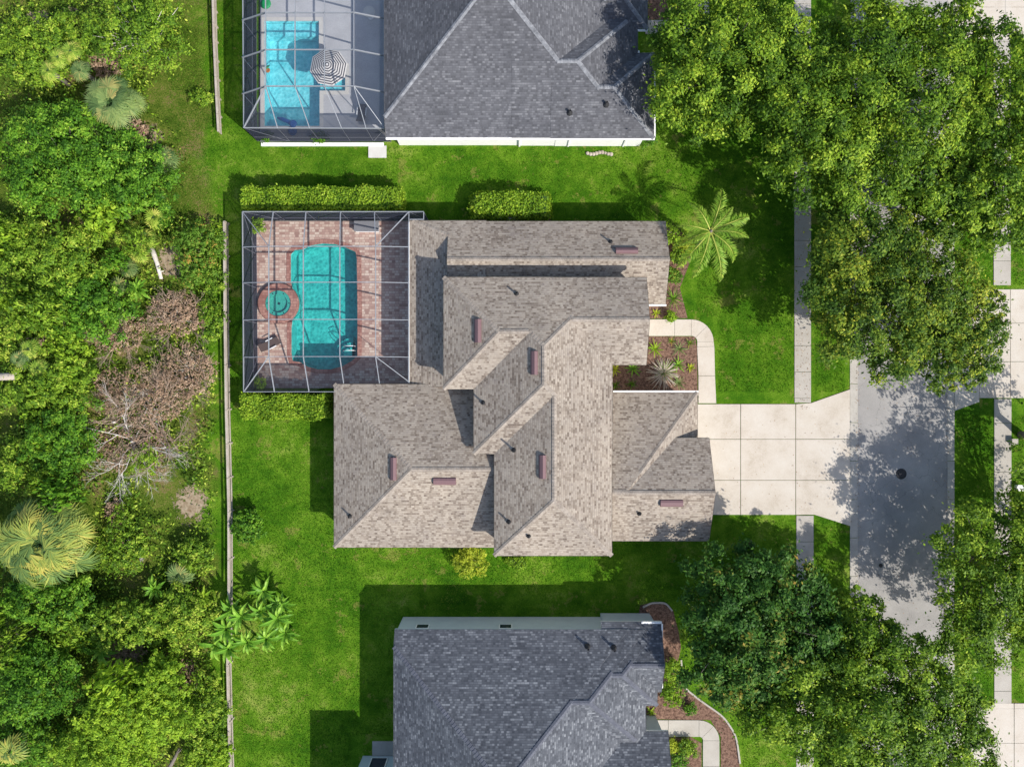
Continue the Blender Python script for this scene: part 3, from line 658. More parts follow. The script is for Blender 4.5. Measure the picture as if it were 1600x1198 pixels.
# ------------------------------------------------------------ pool decks, pools
def pool(name, label, pts, zdeck, wat, pla, cop, depth=1.3, cw=6):
    P = px_loop(pts); n = len(P); c = sum((p for p in P), Vector())/n
    t = thing(name, label, 'pool', (c.x, c.y, 0))
    v = [(p.x, p.y, zdeck-.02) for p in P]+[(p.x, p.y, -depth) for p in P]
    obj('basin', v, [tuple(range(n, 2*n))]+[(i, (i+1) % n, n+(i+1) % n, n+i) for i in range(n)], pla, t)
    w_ = fill('water', [[(p.x-c.x, p.y-c.y) for p in P]], -.06, wat, t)
    # coping ring
    out = []
    for i in range(n):
        d0 = (P[i]-P[i-1]).normalized(); d1 = (P[(i+1) % n]-P[i]).normalized(); nn = Vector((d0.y+d1.y, -d0.x-d1.x, 0)).normalized()
        out.append(P[i]+nn*cw*S)
    if (out[0]-c).length < (P[0]-c).length: out = [P[i]*2-out[i] for i in range(n)]
    v = [(p.x, p.y, zdeck+.03) for p in P]+[(p.x, p.y, zdeck+.03) for p in out]+[(p.x, p.y, zdeck-.03) for p in P]+[(p.x, p.y, zdeck-.02) for p in out]
    obj('coping', v, [(i, (i+1) % n, n+(i+1) % n, n+i) for i in range(n)]+[(2*n+i, 2*n+(i+1) % n, (i+1) % n, i) for i in range(n)]+[(n+i, n+(i+1) % n, 3*n+(i+1) % n, 3*n+i) for i in range(n)], cop, t)
    return t, P, out
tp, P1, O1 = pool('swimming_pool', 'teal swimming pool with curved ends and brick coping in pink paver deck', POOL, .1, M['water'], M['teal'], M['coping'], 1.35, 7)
for k in range(3):     # entry steps
    rr = 1.5-.4*k; q = W(548, 556)
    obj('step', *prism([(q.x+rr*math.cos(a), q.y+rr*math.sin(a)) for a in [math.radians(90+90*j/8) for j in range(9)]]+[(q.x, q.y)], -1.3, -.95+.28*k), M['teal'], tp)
dk = fill('pool_deck', [px_loop([(397, 346), (670, 346), (670, 600), (540, 606), (397, 606)]), [(p.x, p.y) for p in P1]], .1, M['paver']); structure(dk)
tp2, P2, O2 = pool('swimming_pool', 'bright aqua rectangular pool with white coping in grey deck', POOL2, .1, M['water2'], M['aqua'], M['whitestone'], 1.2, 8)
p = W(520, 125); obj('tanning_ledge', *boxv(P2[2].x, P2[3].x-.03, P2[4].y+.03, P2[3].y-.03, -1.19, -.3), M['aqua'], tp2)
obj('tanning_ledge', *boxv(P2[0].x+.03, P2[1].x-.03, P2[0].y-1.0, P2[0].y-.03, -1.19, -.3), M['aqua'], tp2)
dk = fill('grey_pool_deck', [px_loop([(407, -140), (622, -140), (622, 206), (598, 222), (407, 222)]), [(p.x, p.y) for p in P2]], .1, M['greydeck']); structure(dk)
# spa
q = W(435, 474, .3); sp = thing('spa', 'round raised spa with pale green water and brick rim by pool', 'spa', (q.x, q.y, .1))
inst('rim', meshdata('rim', *lathe([(1.58, 0), (1.58, .3), (1.52, .34), (1.0, .34), (.98, .015)], 36), M['coping']), sp)
inst('basin', meshdata('basin', *lathe([(1.0, .03), (.98, .26), (.72, .26), (.70, .06), (.69, .06)], 32), plain('spa_plaster', C(150, 210, 180), .5)), sp)
inst('water', meshdata('water', *lathe([(.985, .29), (.985, .3)], 32), M['water2']), sp)
inst('drain', meshdata('drain', *lathe([(.1, .062), (.1, .09)], 12), M['dark']), sp)
for k in range(6): inst('jet', meshdata('jet', *lathe([(.05, 0), (.05, .03), (.03, .035)], 8), M['dark']), sp, (.85*math.cos(k*1.047), .85*math.sin(k*1.047), .262))
# deck furniture
q = W(573, 354, .5); t = thing('storage_bench', 'long grey storage bench at the top of the paver deck', 'bench', (q.x, q.y, .1))
inst('body', meshdata('body', *boxv(-.9, .9, -.36, .36, 0, .5), M['alum']), t)
inst('lid', meshdata('lid', *boxv(-.95, .95, -.4, .4, .502, .57), plain('grey_lid', C(150, 150, 155), .5)), t)
def lounger(label, px, py, rot, matn):
    q = W(px, py, .35); t = thing('lounge_chair', label, 'lounge chair', (q.x, q.y, .1)); t.rotation_euler = (0, 0, rot)
    inst('seat', meshdata('seat', *boxv(-.3, .62, -.3, .3, .3, .36), matn), t)
    v, f = boxv(-.04, .75, -.3, .3, -.03, .03); inst('backrest', meshdata('backrest', v, f, matn), t, (-.3, 0, .34), (0, R(-140), 0))
    for x, y in ((-.2, .26), (-.2, -.26), (.55, .26), (.55, -.26)): inst('leg', meshdata('leg', *boxv(x-.025, x+.025, y-.025, y+.025, 0, .3), M['alum']), t)
    for y in (.34, -.34): inst('armrest', meshdata('armrest', *boxv(-.3, .3, y-.03, y+.03, .5, .53), M['alum']), t)
lounger('dark brown reclining lounge chair near the spa on the paver deck', 425, 537, R(28), plain('brown_sling', C(104, 88, 84), .8))
lounger('dark lounge chair on the shaded grey deck below the umbrella', 566, 176, R(85), plain('charcoal_sling', C(96, 96, 104), .8))
q = W(548, 548); t = thing('handrail', 'curved white metal handrail at the pool steps', 'handrail', (q.x, q.y, .1))
for dy in (0, .35): inst('rail', meshdata('rail', *tube([(.4, dy, -.02), (.4, dy, .6), (.2, dy, .78), (-.3, dy, .6), (-.55, dy, .0), (-.6, dy, -.9)], [.03]*6, 6), M['alum'], True), t)
# striped umbrella
q = W(511, 101, 2.6); t = thing('striped_umbrella', 'black and white striped patio umbrella over the aqua pool', 'umbrella', (q.x, q.y, -.3))
um = [plain('umbrella_white', (.62, .6, .58, 1), .8), plain('umbrella_black', (.07, .068, .08, 1), .8)]
rings = 17; V = []; Fq = []; mi = []
for k in range(rings+1):
    rr = 1.42*k/rings+.02; V += [(rr*math.cos(j*math.pi/4+.2), rr*math.sin(j*math.pi/4+.2), 2.95-.52*(rr/1.42)**1.25) for j in range(8)]
for k in range(rings):
    for j in range(8): Fq.append((k*8+j, (k+1)*8+j, (k+1)*8+(j+1) % 8, k*8+(j+1) % 8)); mi.append(k % 2)
me = meshdata('canopy', V, Fq, um); me.polygons.foreach_set('material_index', mi); inst('canopy', me, t)
inst('pole', meshdata('pole', *tube([(0, 0, 0), (0, 0, 1.5), (0, 0, 3.0)], [.035]*3, 8), M['alum']), t)
for j in range(8): inst('rib', meshdata('rib', *beamv((0, 0, 2.88), (1.38*math.cos(j*math.pi/4+.2), 1.38*math.sin(j*math.pi/4+.2), 2.39), .02, .02), M['alum']), t)
# pool toys, table
blu = plain('blue_vinyl', C(20, 120, 210), .3)
q = W(457, 205, .2); t = thing('pool_float', 'blue round float lying on the deck below the aqua pool', 'float', (q.x, q.y, .1))
inst('seat_cushion', meshdata('seat_cushion', *lathe([(.1, .02), (.3, .0), (.36, .1), (.3, .2), (.12, .16), (.05, .12)], 18), blu, True), t)
inst('backrest', meshdata('backrest', *lathe([(.1, .02), (.24, .0), (.3, .09), (.24, .17), (.08, .14)], 18), blu, True), t, (0.05, .58, 0))
q = W(448, 189); t = thing('swim_float', 'long blue float drifting in the aqua pool', 'float', (q.x, q.y, -.06))
inst('tube', meshdata('tube', *tube([(-.75, .25, .03), (-.3, .12, .05), (.2, -.1, .05), (.7, -.3, .03)], [.08, .17, .17, .08], 10), blu, True), t)
q = W(418, 110); t = thing('toy_ring', 'small orange and green pool toy in the aqua pool', 'toy', (q.x, q.y, -.06))
inst('ring', meshdata('ring', *lathe([(.12, .0), (.2, .05), (.12, .1), (.08, .05)], 14), plain('orange_vinyl', C(220, 140, 60), .4), True), t)
inst('fin', meshdata('fin', *tube([(-.1, .1, .08), (.05, .28, .1), (.15, .4, .05)], [.06, .09, .03], 8), plain('green_vinyl', C(60, 190, 110), .4), True), t)
q = W(577, 20, .7); t = thing('patio_table', 'round white patio table on the grey deck', 'table', (q.x, q.y, .1))
inst('top', meshdata('top', *lathe([(.1, .68), (.44, .68), (.46, .71), (.44, .74), (.05, .745)], 22), M['whitestone']), t)
inst('pedestal', meshdata('pedestal', *lathe([(.25, 0), (.22, .04), (.05, .08), (.05, .68)], 12), M['alum']), t)
q = W(413, 3, .5); t = thing('inflatable_ring', 'green inflatable ring on the deck above aqua pool', 'float', (q.x, q.y, .1))
inst('ring', meshdata('ring', *lathe([(.16, .12), (.2, .02), (.34, .0), (.42, .11), (.34, .22), (.2, .2)], 20), plain('bright_green_vinyl', C(40, 190, 110), .4), True), t)

# ------------------------------------------------------------ screen cages
def cage(name, label, base, beams, roofq, wallq, rs, ws, wd=.042):
    t = thing(name, label, 'pool cage', base)
    for a, b in beams:
        wl = min(a.z, b.z) < 2.5
        obj('beam', *(beamv(a, b, .03, .05) if wl else beamv(a, b, wd, .15)), M['frame_dark' if wl else 'frame'], t)
    for q in roofq: obj('screen_panel', q, [tuple(range(len(q)))], rs, t)
    for q in wallq: obj('wall_screen', q, [tuple(range(len(q)))], ws, t)
    return t
def flatpt(x, y): return W(x, y, 4.0)
hE = 2.95
XS, YS = [420, 474, 531, 587], [385, 441, 499, 557]
beams, rq, wq = [], [], []
def e(x, y, h=hE): return W(x, y, h)
def g0(p): return Vector((p.x, p.y, .1))
TL, TR, BL = e(379, 331), e(639, 331), e(381, 612)
LW = [e(379.3+.5*k, YS[k]+1) for k in range(4)]; RW = [e(639, y+1) for y in YS]
TW = [e(x+7-3*i, 331) for i, x in enumerate(XS)]; BW = [e(x+9, 612) if x < 510 else e(x+6, 598) for x in XS]
gridp = [[flatpt(x, y) for y in YS] for x in XS]
beams += [(TL, TR), (TL, BL), (BL, e(524, 612)), (TR, e(639, 597))]
for j in range(4):
    beams += [(LW[j], gridp[0][j]), (gridp[3][j], RW[j])]
    for i in range(3): beams.append((gridp[i][j], gridp[i+1][j]))
for i in range(4):
    beams += [(TW[i], gridp[i][0]), (gridp[i][3], BW[i])]
    for j in range(3): beams.append((gridp[i][j], gridp[i][j+1]))
beams += [(TL, gridp[0][0]), (BL, gridp[0][3]), (TR, gridp[3][0]), (gridp[3][3], e(640, 597))]
for i in range(3):
    for j in range(3): rq.append([gridp[i][j], gridp[i+1][j], gridp[i+1][j+1], gridp[i][j+1]])
for j in range(3): rq += [[LW[j], gridp[0][j], gridp[0][j+1], LW[j+1]], [gridp[3][j], RW[j], RW[j+1], gridp[3][j+1]]]
for i in range(3): rq += [[TW[i], TW[i+1], gridp[i+1][0], gridp[i][0]], [gridp[i][3], gridp[i+1][3], BW[i+1], BW[i]]]
rq += [[TL, TW[0], gridp[0][0]], [TL, gridp[0][0], LW[0]], [TW[3], TR, gridp[3][0]], [TR, RW[0], gridp[3][0]], [LW[3], gridp[0][3], BL], [BL, gridp[0][3], BW[0]], [gridp[3][3], RW[3], e(640, 597)], [gridp[3][3], e(640, 597), BW[3]]]
def wallrow(pts):
    for k in range(len(pts)-1):
        a, b = pts[k], pts[k+1]; wq.append([a, b, g0(b), g0(a)])
    for p in pts: beams.append((p, g0(p)+Vector((.001, 0, 0))))
    for k in range(len(pts)-1):
        a, b = pts[k], pts[k+1]; m_ = lambda p: Vector((p.x, p.y, 1.0)); beams.append((m_(a), m_(b))); beams.append((g0(a)+Vector((0, 0, .03)), g0(b)+Vector((0, 0, .03))))
    for k in (0, len(pts)-2): beams.append((pts[k] if k == 0 else pts[k+1], g0(pts[k+1] if k == 0 else pts[k])))
wallrow([TL]+LW+[BL]); wallrow([TL]+TW+[TR]); wallrow([BL, BW[0], BW[1], e(524, 612)])
# little screened entry at the upper right corner
ex = [TR, e(662, 331), e(662, 343)]
beams += [(ex[0], ex[1]), (ex[1], ex[2]), (ex[2], e(640, 343))]; rq.append([ex[0], ex[1], ex[2], e(640, 343)]); wallrow(ex)
q = W(510, 475); cage('pool_screen_cage', 'white framed screen cage over the paver deck with teal pool', (q.x, q.y, .1), beams, rq, wq, M['screen_roof'], M['screen_wall'])

beams, rq, wq = [], [], []
hE = 3.4
XS, YS = [415, 461, 507, 553], [-95, -38, 20, 78, 135]
flat2 = lambda x, y: W(x, y, 4.9)
gridp = [[flat2(x, y) for y in YS] for x in XS]
ny = len(YS)
LW = [e(379, y+12) for y in YS]; RW = [e(603, y+10) for y in YS]
BL, BR = e(381, 200), e(601, 201)
BW = [e(x, 200.5) for x in (434, 484, 534, 572)]
beams += [(LW[0], BL), (BL, BR), (RW[0], BR)]
for j in range(ny):
    beams += [(LW[j], gridp[0][j]), (gridp[3][j], RW[j])]
    for i in range(3): beams.append((gridp[i][j], gridp[i+1][j]))
for i in range(4):
    beams.append((gridp[i][-1], BW[i]))
    for j in range(ny-1): beams.append((gridp[i][j], gridp[i][j+1]))
beams += [(BL, gridp[0][-1]), (BR, gridp[3][-1])]
for i in range(3):
    for j in range(ny-1): rq.append([gridp[i][j], gridp[i+1][j], gridp[i+1][j+1], gridp[i][j+1]])
    rq.append([gridp[i][-1], gridp[i+1][-1], BW[i+1], BW[i]])
for j in range(ny-1): rq += [[LW[j], gridp[0][j], gridp[0][j+1], LW[j+1]], [gridp[3][j], RW[j], RW[j+1], gridp[3][j+1]]]
rq += [[LW[-1], gridp[0][-1], BL], [BL, gridp[0][-1], BW[0]], [RW[-1], BR, gridp[3][-1]], [gridp[3][-1], BR, BW[3]]]
wallrow(LW+[BL]); wallrow([BL]+BW+[BR])
q = W(490, 60); cage('pool_screen_cage', 'grey tinted screen cage with mansard sides over the aqua pool', (q.x, q.y, .1), beams, rq, wq, M['screen_grey'], M['screen_wall'])
# footing wall and pad
a, b2 = W(409, 229), W(600, 229); o = box('cage_curb', a.x, b2.x, a.y, a.y+.25, -.05, .16, M['white']); tag(o, 'low white curb along the foot of the grey screen cage', 'curb')
a, b2 = W(576, 228), W(604, 247); o = box('step_pad', a.x, b2.x, b2.y, a.y-.02, -.05, .1, M['whitestone']); tag(o, 'square white concrete pad outside the grey screen cage door', 'pad')

# ------------------------------------------------------------ fences, boxes
def fence(label, pts, step, mat, hgt, rw, gaps=()):
    P = px_loop(pts, hgt); t = thing('rail_fence', label, 'fence', (P[0].x, P[0].y, 0))
    for k in range(len(P)-1):
        n = max(1, round((P[k+1]-P[k]).length/step))
        for i in range(n):
            a, b = P[k].lerp(P[k+1], i/n), P[k].lerp(P[k+1], (i+1)/n); d = (b-a).normalized()*.012
            obj('rail', *beamv(a+d, b-d, rw, .05), M[mat], t)
            for z in (hgt*.3, hgt*.68): obj('rail', *beamv(Vector((a.x, a.y, z))+d, Vector((b.x, b.y, z))-d, .05, .14), M[mat], t)
            obj('post', *boxv(a.x-.06, a.x+.06, a.y-.06, a.y+.06, -.1, hgt-.027), M[mat], t)
fence('weathered pale rail fence between the mown lawn and the woods', [(350, 346), (351, 500), (353, 640), (357, 800), (357, 950), (355, 1040), (357, 1130), (360, 1230)], 3.0, 'wood', 1.0, .14)
fence('low pale board fence ending short of the grey screen cage', [(331, -60), (334, 60), (338, 150), (341, 206)], 1.3, 'wood', .8, .15)
for px, py, m_, lb, n_ in ((1585, 690, 'walk', 'beige utility box beside the far sidewalk', 'utility_box'), (1593, 762, 'white', 'white square meter box in grass beside far sidewalk', 'meter_box')):
    q = W(px, py, .3); t = thing(n_, lb, 'utility box', (q.x, q.y, 0))
    inst('body', meshdata('body', *boxv(-.2, .2, -.2, .2, -.05, .35), M[m_]), t); inst('lid', meshdata('lid', *boxv(-.23, .23, -.23, .23, .352, .4), M[m_]), t)
rng = random.Random(5)
t = thing('stone_border', 'small curved border of tan stones by the slate roofed house', 'stones', tuple(W(935, 240)))
for k in range(9):
    px = 918+k*4.6; q = W(px, 240+1.5*math.sin(k)); rr = .12+.05*rng.random()
    obj('stone', *lathe([(rr*.6, -.03), (rr, .05), (rr*.8, .13), (rr*.3, .17)], 7, q), M['wood'], t)

# ------------------------------------------------------------ hedges and garden plants
def hedge(label, x0, x1, y0, y1, hgt, n, mat='hedge', rnd=.12, size=.17):
    SEED[0] += 1; rg = np.random.default_rng(SEED[0]); a = W(x0, y1, hgt); b = W(x1, y0, hgt); c = (a+b)/2; t = thing('hedge', label, 'hedge', (c.x, c.y, 0))
    hx, hy = (b.x-a.x)/2, (b.y-a.y)/2
    f = rg.random(n); at_ = np.array([4*hx*hy, 2*hx*hgt, 2*hx*hgt, 2*hy*hgt, 2*hy*hgt]); cum = np.cumsum(at_)/at_.sum(); k = np.searchsorted(cum, f)
    u, v = rg.random(n)*2-1, rg.random(n)*2-1; P = np.zeros((n, 3)); Nn = np.zeros((n, 3))
    for kk, (fx, nn) in enumerate((('t', (0, 0, 1)), ('s', (0, -1, 0)), ('n', (0, 1, 0)), ('w', (-1, 0, 0)), ('e', (1, 0, 0)))):
        m_ = k == kk; Nn[m_] = nn; z = (v[m_]+1)/2*hgt
        if fx == 't': P[m_] = np.stack([u[m_]*hx, v[m_]*hy, np.full(m_.sum(), hgt)], 1)
        elif fx in 'sn': P[m_] = np.stack([u[m_]*hx, np.full(m_.sum(), hy*nn[1]), z], 1)
        else: P[m_] = np.stack([np.full(m_.sum(), hx*nn[0]), u[m_]*hy, z], 1)
    lump = .09*np.sin(P[:, 0]*2.1+1)+.07*np.sin(P[:, 1]*3+P[:, 0]*3.7)
    P += rg.normal(size=(n, 3))*rnd*.6; P[:, 2] += lump*(k == 0); P[:, 1] += lump*(k > 0)
    if rnd > .2:      # rounded ends
        rr = np.hypot(P[:, 0]/hx, P[:, 1]/hy*.6); P[:, 2] *= np.clip(1.25-.45*rr**2, .3, 1)
    P[:, 2] = np.maximum(P[:, 2], .05)
    inst('foliage', mesh_np('foliage', quads(P, norm(Nn+rg.normal(size=(n, 3))*.55), size, rg, .55), 4, np.clip(rg.random(n)*.7+.15+lump, 0, 1), M[mat]), t)
    inst('core', meshdata('core', *boxv(-hx+.16, hx-.16, -hy+.16, hy-.16, 0, hgt-.2), M['hedgecore']), t)
hedge('long clipped bright green hedge along the upper side of pool cage', 379, 627, 293, 326, 1.9, 24000)
hedge('clipped green hedge along the lower side of the pool cage', 377, 511, 617, 653, 1.7, 14000)
hedge('short rounded green hedge by the air conditioners', 738, 857, 302, 336, 1.7, 13000, 'hedge', .24)
def bush(label, px, py, r, hgt, mat, n=1500, size=.2, ry=None, group=None, name='shrub', bark='bark', aspect=.5, tb=0, spread=.2, hollow=2.6, hc=None, r0=.05, cat='shrub', zlo=.05, count=14):
    return tree(name, label, cat, px, py, r, hgt, mat, n, size, group, ry, zlo, hgt*.6 if hc is None else hc, r0, bark, aspect, tb, spread, hollow, count)
bush('golden yellow rounded shrub against the lower wall of the tan house', 735, 876, 29, 1.6, 'gold', 3000, .17)
bush('low dark green shrubs spreading beside the golden shrub', 806, 878, 22, .5, 'hedge', 1100, .15, 10)
bush('dark green leafy shrub on the lawn side of the rail fence', 386, 822, 27, 1.8, 'deep', 2600, .22)
bush('small bright green shrub on the lawn above the hedge', 314, 152, 20, .9, 'wild', 900, .18, 13)
bush('small clipped shrub at the corner of the slate roofed house', 1012, 219, 16, 1.0, 'deep', 1000, .15, 10)
bush('bright green ball shrub by the blue grey roof and curved edging', 1052, 1047, 18, 1.3, 'lime', 1800, .15)
bush('bushy light green shrub under the ball shrub', 1050, 1082, 19, 1.1, 'lime', 1700, .17, 24, tb=-.12)
bush('small dark shrub in the curved mulch bed', 1081, 1107, 11, .7, 'deep', 700, .14)
bush('yellow green shrub in the bed beside the neighbour walk', 1053, 1167, 12, .8, 'gold', 900, .15)
bush('green shrub in the bed nearest the neighbour walk bend', 1075, 1168, 16, .9, 'wild', 1200, .16)
bush('dark shrub in the bed past the yellow green one', 1058, 1192, 20, .8, 'deep', 1100, .16)
bush('small potted shrub in the upper corner of the paver deck', 402, 351, 14, 1.5, 'hedge', 900, .14)
bush('small potted shrub in the lower corner of the paver deck', 404, 601, 12, 1.3, 'lime', 800, .14)
bush('leafy plants against the foot of the grey cage', 500, 214, 14, .8, 'deep', 700, .15, 8)
bush('leafy plants at the corner inside the grey cage', 414, 213, 12, .8, 'deep', 600, .15, 8)
for px, py, r, mt, nl, lb in ((1024, 545, 13, 'lime', 12, 'lime green rosette plant beside the roof edge in mulch'), (1062, 545, 13, 'fan', 14, 'pale grey green spiky plant in mulch near the walk bend'),
        (961, 578, 10, 'gold', 10, 'yellow rosette plant in the inner corner of the mulch bed'), (990, 576, 13, 'banana', 12, 'bright green rosette plant under the shaded roof edge'),
        (988, 600, 9, 'deep', 10, 'dark small rosette plant in shaded mulch'), (1060, 570, 12, 'banana', 12, 'green rosette plant beside the big grassy plant'), (1061, 598, 12, 'fan', 12, 'pale spiky plant at the lower end of the mulch bed'),
        (1080, 574, 7, 'gold', 9, 'small yellow tuft beside the front walk'), (1079, 536, 8, 'redleaf', 9, 'small reddish tuft inside the walk bend'), (1053, 466, 18, 'deep', 22, 'dark spiky agave at the roof corner'),
        (1026, 489, 7, 'gold', 9, 'small yellow rosette in the mulch strip above the walk'), (1050, 533, 7, 'redleaf', 9, 'small red tuft below the front walk'), (1018, 1113, 8, 'lime', 9, 'small lime tuft near the neighbour walk'), (962, 602, 8, 'deep', 9, 'small dark tuft in the shaded bed corner'),
        (1010, 10, 9, 'wild', 9, 'small green tuft in the bed by the slate roof')):
    rosette('rosette_plant', lb, 'plant', px, py, r*1.35, mt, nl+8, .1 if mt in ('lime', 'banana', 'gold') else .06)
rosette('fountain_grass', 'large fountain grass with pale drooping tips in the mulch bed', 'plant', 1036, 584, 34, 'pale', 110, .06, .72, tint=.6)
rosette('fountain_core', 'bright green leafy plant within the large fountain grass', 'plant', 1040, 579, 22, 'banana', 40, .07, .5)
for k, (px, py, r, mt) in enumerate(((1052, 365, 22, 'lime'), (1062, 400, 18, 'wild'), (1052, 430, 15, 'redleaf'), (1072, 385, 16, 'gold'), (1048, 495, 8, 'hedge'))):
    bush(['lime shrub beneath the feather palm by the roof corner', 'green shrub beneath the feather palm trunk', 'reddish shrub in mulch along the roof edge', 'yellow shrub on the lawn side of the palm bed', 'tiny green shrub at the walk side of the mulch strip'][k], px, py, r, .8, mt, 900, .17)
# feather palm
hp = 4.6; q = W(1110, 362, hp); t = thing('feather_palm', 'feather palm with long yellow green fronds beside the tan roof corner', 'palm', (q.x, q.y, 0))
inst('trunk', meshdata('trunk', *tube([(.15, -.1, -.1), (.06, 0, hp*.5), (0, 0, hp-.2), (0, 0, hp+.25)], [.2, .16, .15, .1], 10), M['bark'], True), t)
fm = [feather_mesh(100+k, 3.7, 'palm', .85+.2*k, 40) for k in range(4)]
for i, (a, el, sc) in enumerate(((75, 10, 1.05), (22, 5, 1.1), (-8, 28, .9), (-42, 2, 1.05), (-75, -4, 1.2), (-108, 0, 1.15), (-132, 4, 1.1), (-160, 6, .9), (170, 12, .8), (125, 18, .85), (48, 34, .75), (-150, 42, .6))):
    inst('frond', fm[i % 4], t, (0, 0, hp+.1), (0, R(-el*.8), R(a)), sc*.95)
# banana clump
ms = [blade_mesh(300+k, 1.75, .34, 'banana', .62+.08*k, .45+.12*k, .2) for k in range(4)]
rg = random.Random(8)
for i, (px, py, h_) in enumerate(((352, 985, 1.5), (375, 965, 1.9), (405, 955, 1.7), (432, 968, 1.8), (445, 990, 1.3), (415, 1000, 2.0), (385, 1005, 1.6), (355, 1015, 1.4), (335, 1010, 1.3), (410, 925, 1.2), (155, 1018, 1.2), (360, 955, 1.4), (440, 945, 1.2))):
    q = W(px, py, h_+.3); lone = i == 10
    t = thing('banana_plant', 'lone dark banana plant deep in the shaded woods' if lone else 'bright green banana plant in the clump leaning over the rail fence', 'banana plant', (q.x, q.y, 0), None if lone else 'banana plants by the fence')
    inst('stem', meshdata('stem', *tube([(0, 0, -.05), (.02, 0, h_*.5), (0, 0, h_+.1)], [.11, .09, .05], 8), M['banana'], True), t)
    for k in range(12):
        inst('leaf', ms[k % 4], t, (0, 0, h_), (rg.uniform(-.2, .2), R(rg.uniform(-35, 18)), k*2.4+rg.uniform(-.4, .4)), rg.uniform(.65, 1.0))

# ------------------------------------------------------------ street trees
oak = lambda lb, px, py, r, h_, n, **k: tree('oak_tree', lb, 'tree', px, py, r, h_, k.pop('mat', 'oak'), n, k.pop('size', .22), k.pop('group', None), r0=.26, spread=.16, **k)
oak('broad live oak crowding the corner of the slate roofed house', 1140, 85, 142, 9.5, 54600, rypx=145)
oak('largest spreading live oak over the upper end of the sidewalk', 1355, 170, 185, 10.5, 88400, rypx=178)
oak('tall live oak across the road beside the corner driveway', 1580, 235, 112, 9.5, 41600, rypx=185)
oak('small open live oak reaching over the corner driveway', 1490, 50, 66, 7, 8000, rypx=62)
oak('live oak filling the verge between the tall oak and the dark leaved oak', 1475, 305, 92, 8.0, 22100, rypx=80)
oak('dark leaved live oak overhanging the road by the opposite driveway', 1392, 455, 150, 9.0, 57200, rypx=135, mat='oakdark')
oak('low limbed oak spreading toward the opposite driveway', 1490, 530, 105, 7.5, 22100, rypx=80, mat='oakdark', hollow=1.8)
oak('bright live oak on the far verge below the opposite driveway', 1568, 895, 122, 7.6, 33800, rypx=135, hc=5.2)
oak('live oak by the road among the lowest street trees', 1378, 1108, 208, 9.5, 78000, rypx=138, hollow=1.9)
oak('younger live oak rising beside the magnolia and road', 1330, 985, 72, 7.5, 14300, rypx=66, hollow=1.8)
oak('live oak across the road past the lowest stretch of far sidewalk', 1675, 1010, 85, 8, 5000)
tree('magnolia_tree', 'dark magnolia with bronze leaves on the neighbour lawn', 'tree', 1188, 982, 134, 8.5, 'magnolia', 54600, .26, rypx=136, r0=.24, spread=.14)
oak('live oak past the far sidewalk shading the opposite driveway', 1700, 690, 110, 9, 8000)

oak('live oak past the far sidewalk shading the road by the manhole', 1690, 835, 105, 9, 8000)

# ------------------------------------------------------------ the woods on the left
bush('dense rounded oak scrub tree at the left edge of the woods', 95, 245, 118, 5.5, 'deep', 24650, .21, 92, cat='tree', name='scrub_oak', r0=.14, tb=.06)
bush('dense scrub oak reaching the lawn beside the fan palm', 205, 275, 70, 4.5, 'deep', 11600, .205, 62, cat='tree', name='scrub_oak', r0=.12, tb=.02)
bush('open crowned tree with bare pale branches near the board fence', 215, 45, 78, 5.0, 'wild', 9425, .21, 75, cat='tree', name='scrub_tree', bark='deadwood', r0=.16, hollow=1.6, count=40)
bush('leafy light green thicket at the upper corner of the woods', 60, 75, 78, 3.0, 'wild', 10875, .21, 62)
bush('tall shrub thicket between the fan palm and the upper corner', 118, 50, 42, 2.2, 'wild', 4350, .205)
bush('dry brown brush heap above the fan palm', 165, 92, 32, 1.0, 'dead', 2175, .17, name='brush')
bush('broad green thicket under the scrub oak', 60, 405, 98, 4.0, 'wild', 15950, .205, 72, tb=.02)
bush('dark green thicket in the middle of the woods', 130, 480, 80, 3.6, 'deep', 12325, .205, 62, tb=.1)
bush('yellowish thicket along the left edge beside the fallen trunk', 45, 525, 72, 3.0, 'wild', 10150, .205, 52, tb=.1)
bush('green thicket by the fallen trunk', 75, 610, 78, 3.8, 'wild', 12325, .205, 62)
bush('tall dark thicket beside the bare branches', 95, 690, 62, 4.2, 'deep', 9425, .205, 60)
bush('bright green thicket over the golden fan palm', 30, 730, 55, 3.2, 'wild', 7250, .205, 50, tb=.08)
bush('shrub with red and green leaves close to the rail fence', 308, 392, 42, 2.2, 'redleaf', 6090, .185, 55)
bush('green vines climbing beside the rail fence near pool', 330, 500, 24, 1.6, 'wild', 2610, .185, 40)
bush('brown leaved dying shrub beside the rail fence', 275, 492, 56, 1.6, 'dead', 4200, .15, 36, bark='deadwood', count=30)
bush('smaller brown dying shrub farther from the fence', 180, 520, 50, 1.4, 'dead', 3000, .15, 34, bark='deadwood', count=26)
bush('large brown dying shrub above the bare grey branches', 225, 615, 95, 1.8, 'dead', 6000, .15, 46, bark='deadwood', count=50)
bush('brown dying shrub hard by the rail fence', 290, 575, 52, 1.6, 'dead', 3200, .15, 40, bark='deadwood', count=26)
M['twig'] = speck('brown_twig', (.2, .14, .1, 1), (.38, .29, .22, 1), 3, 20)
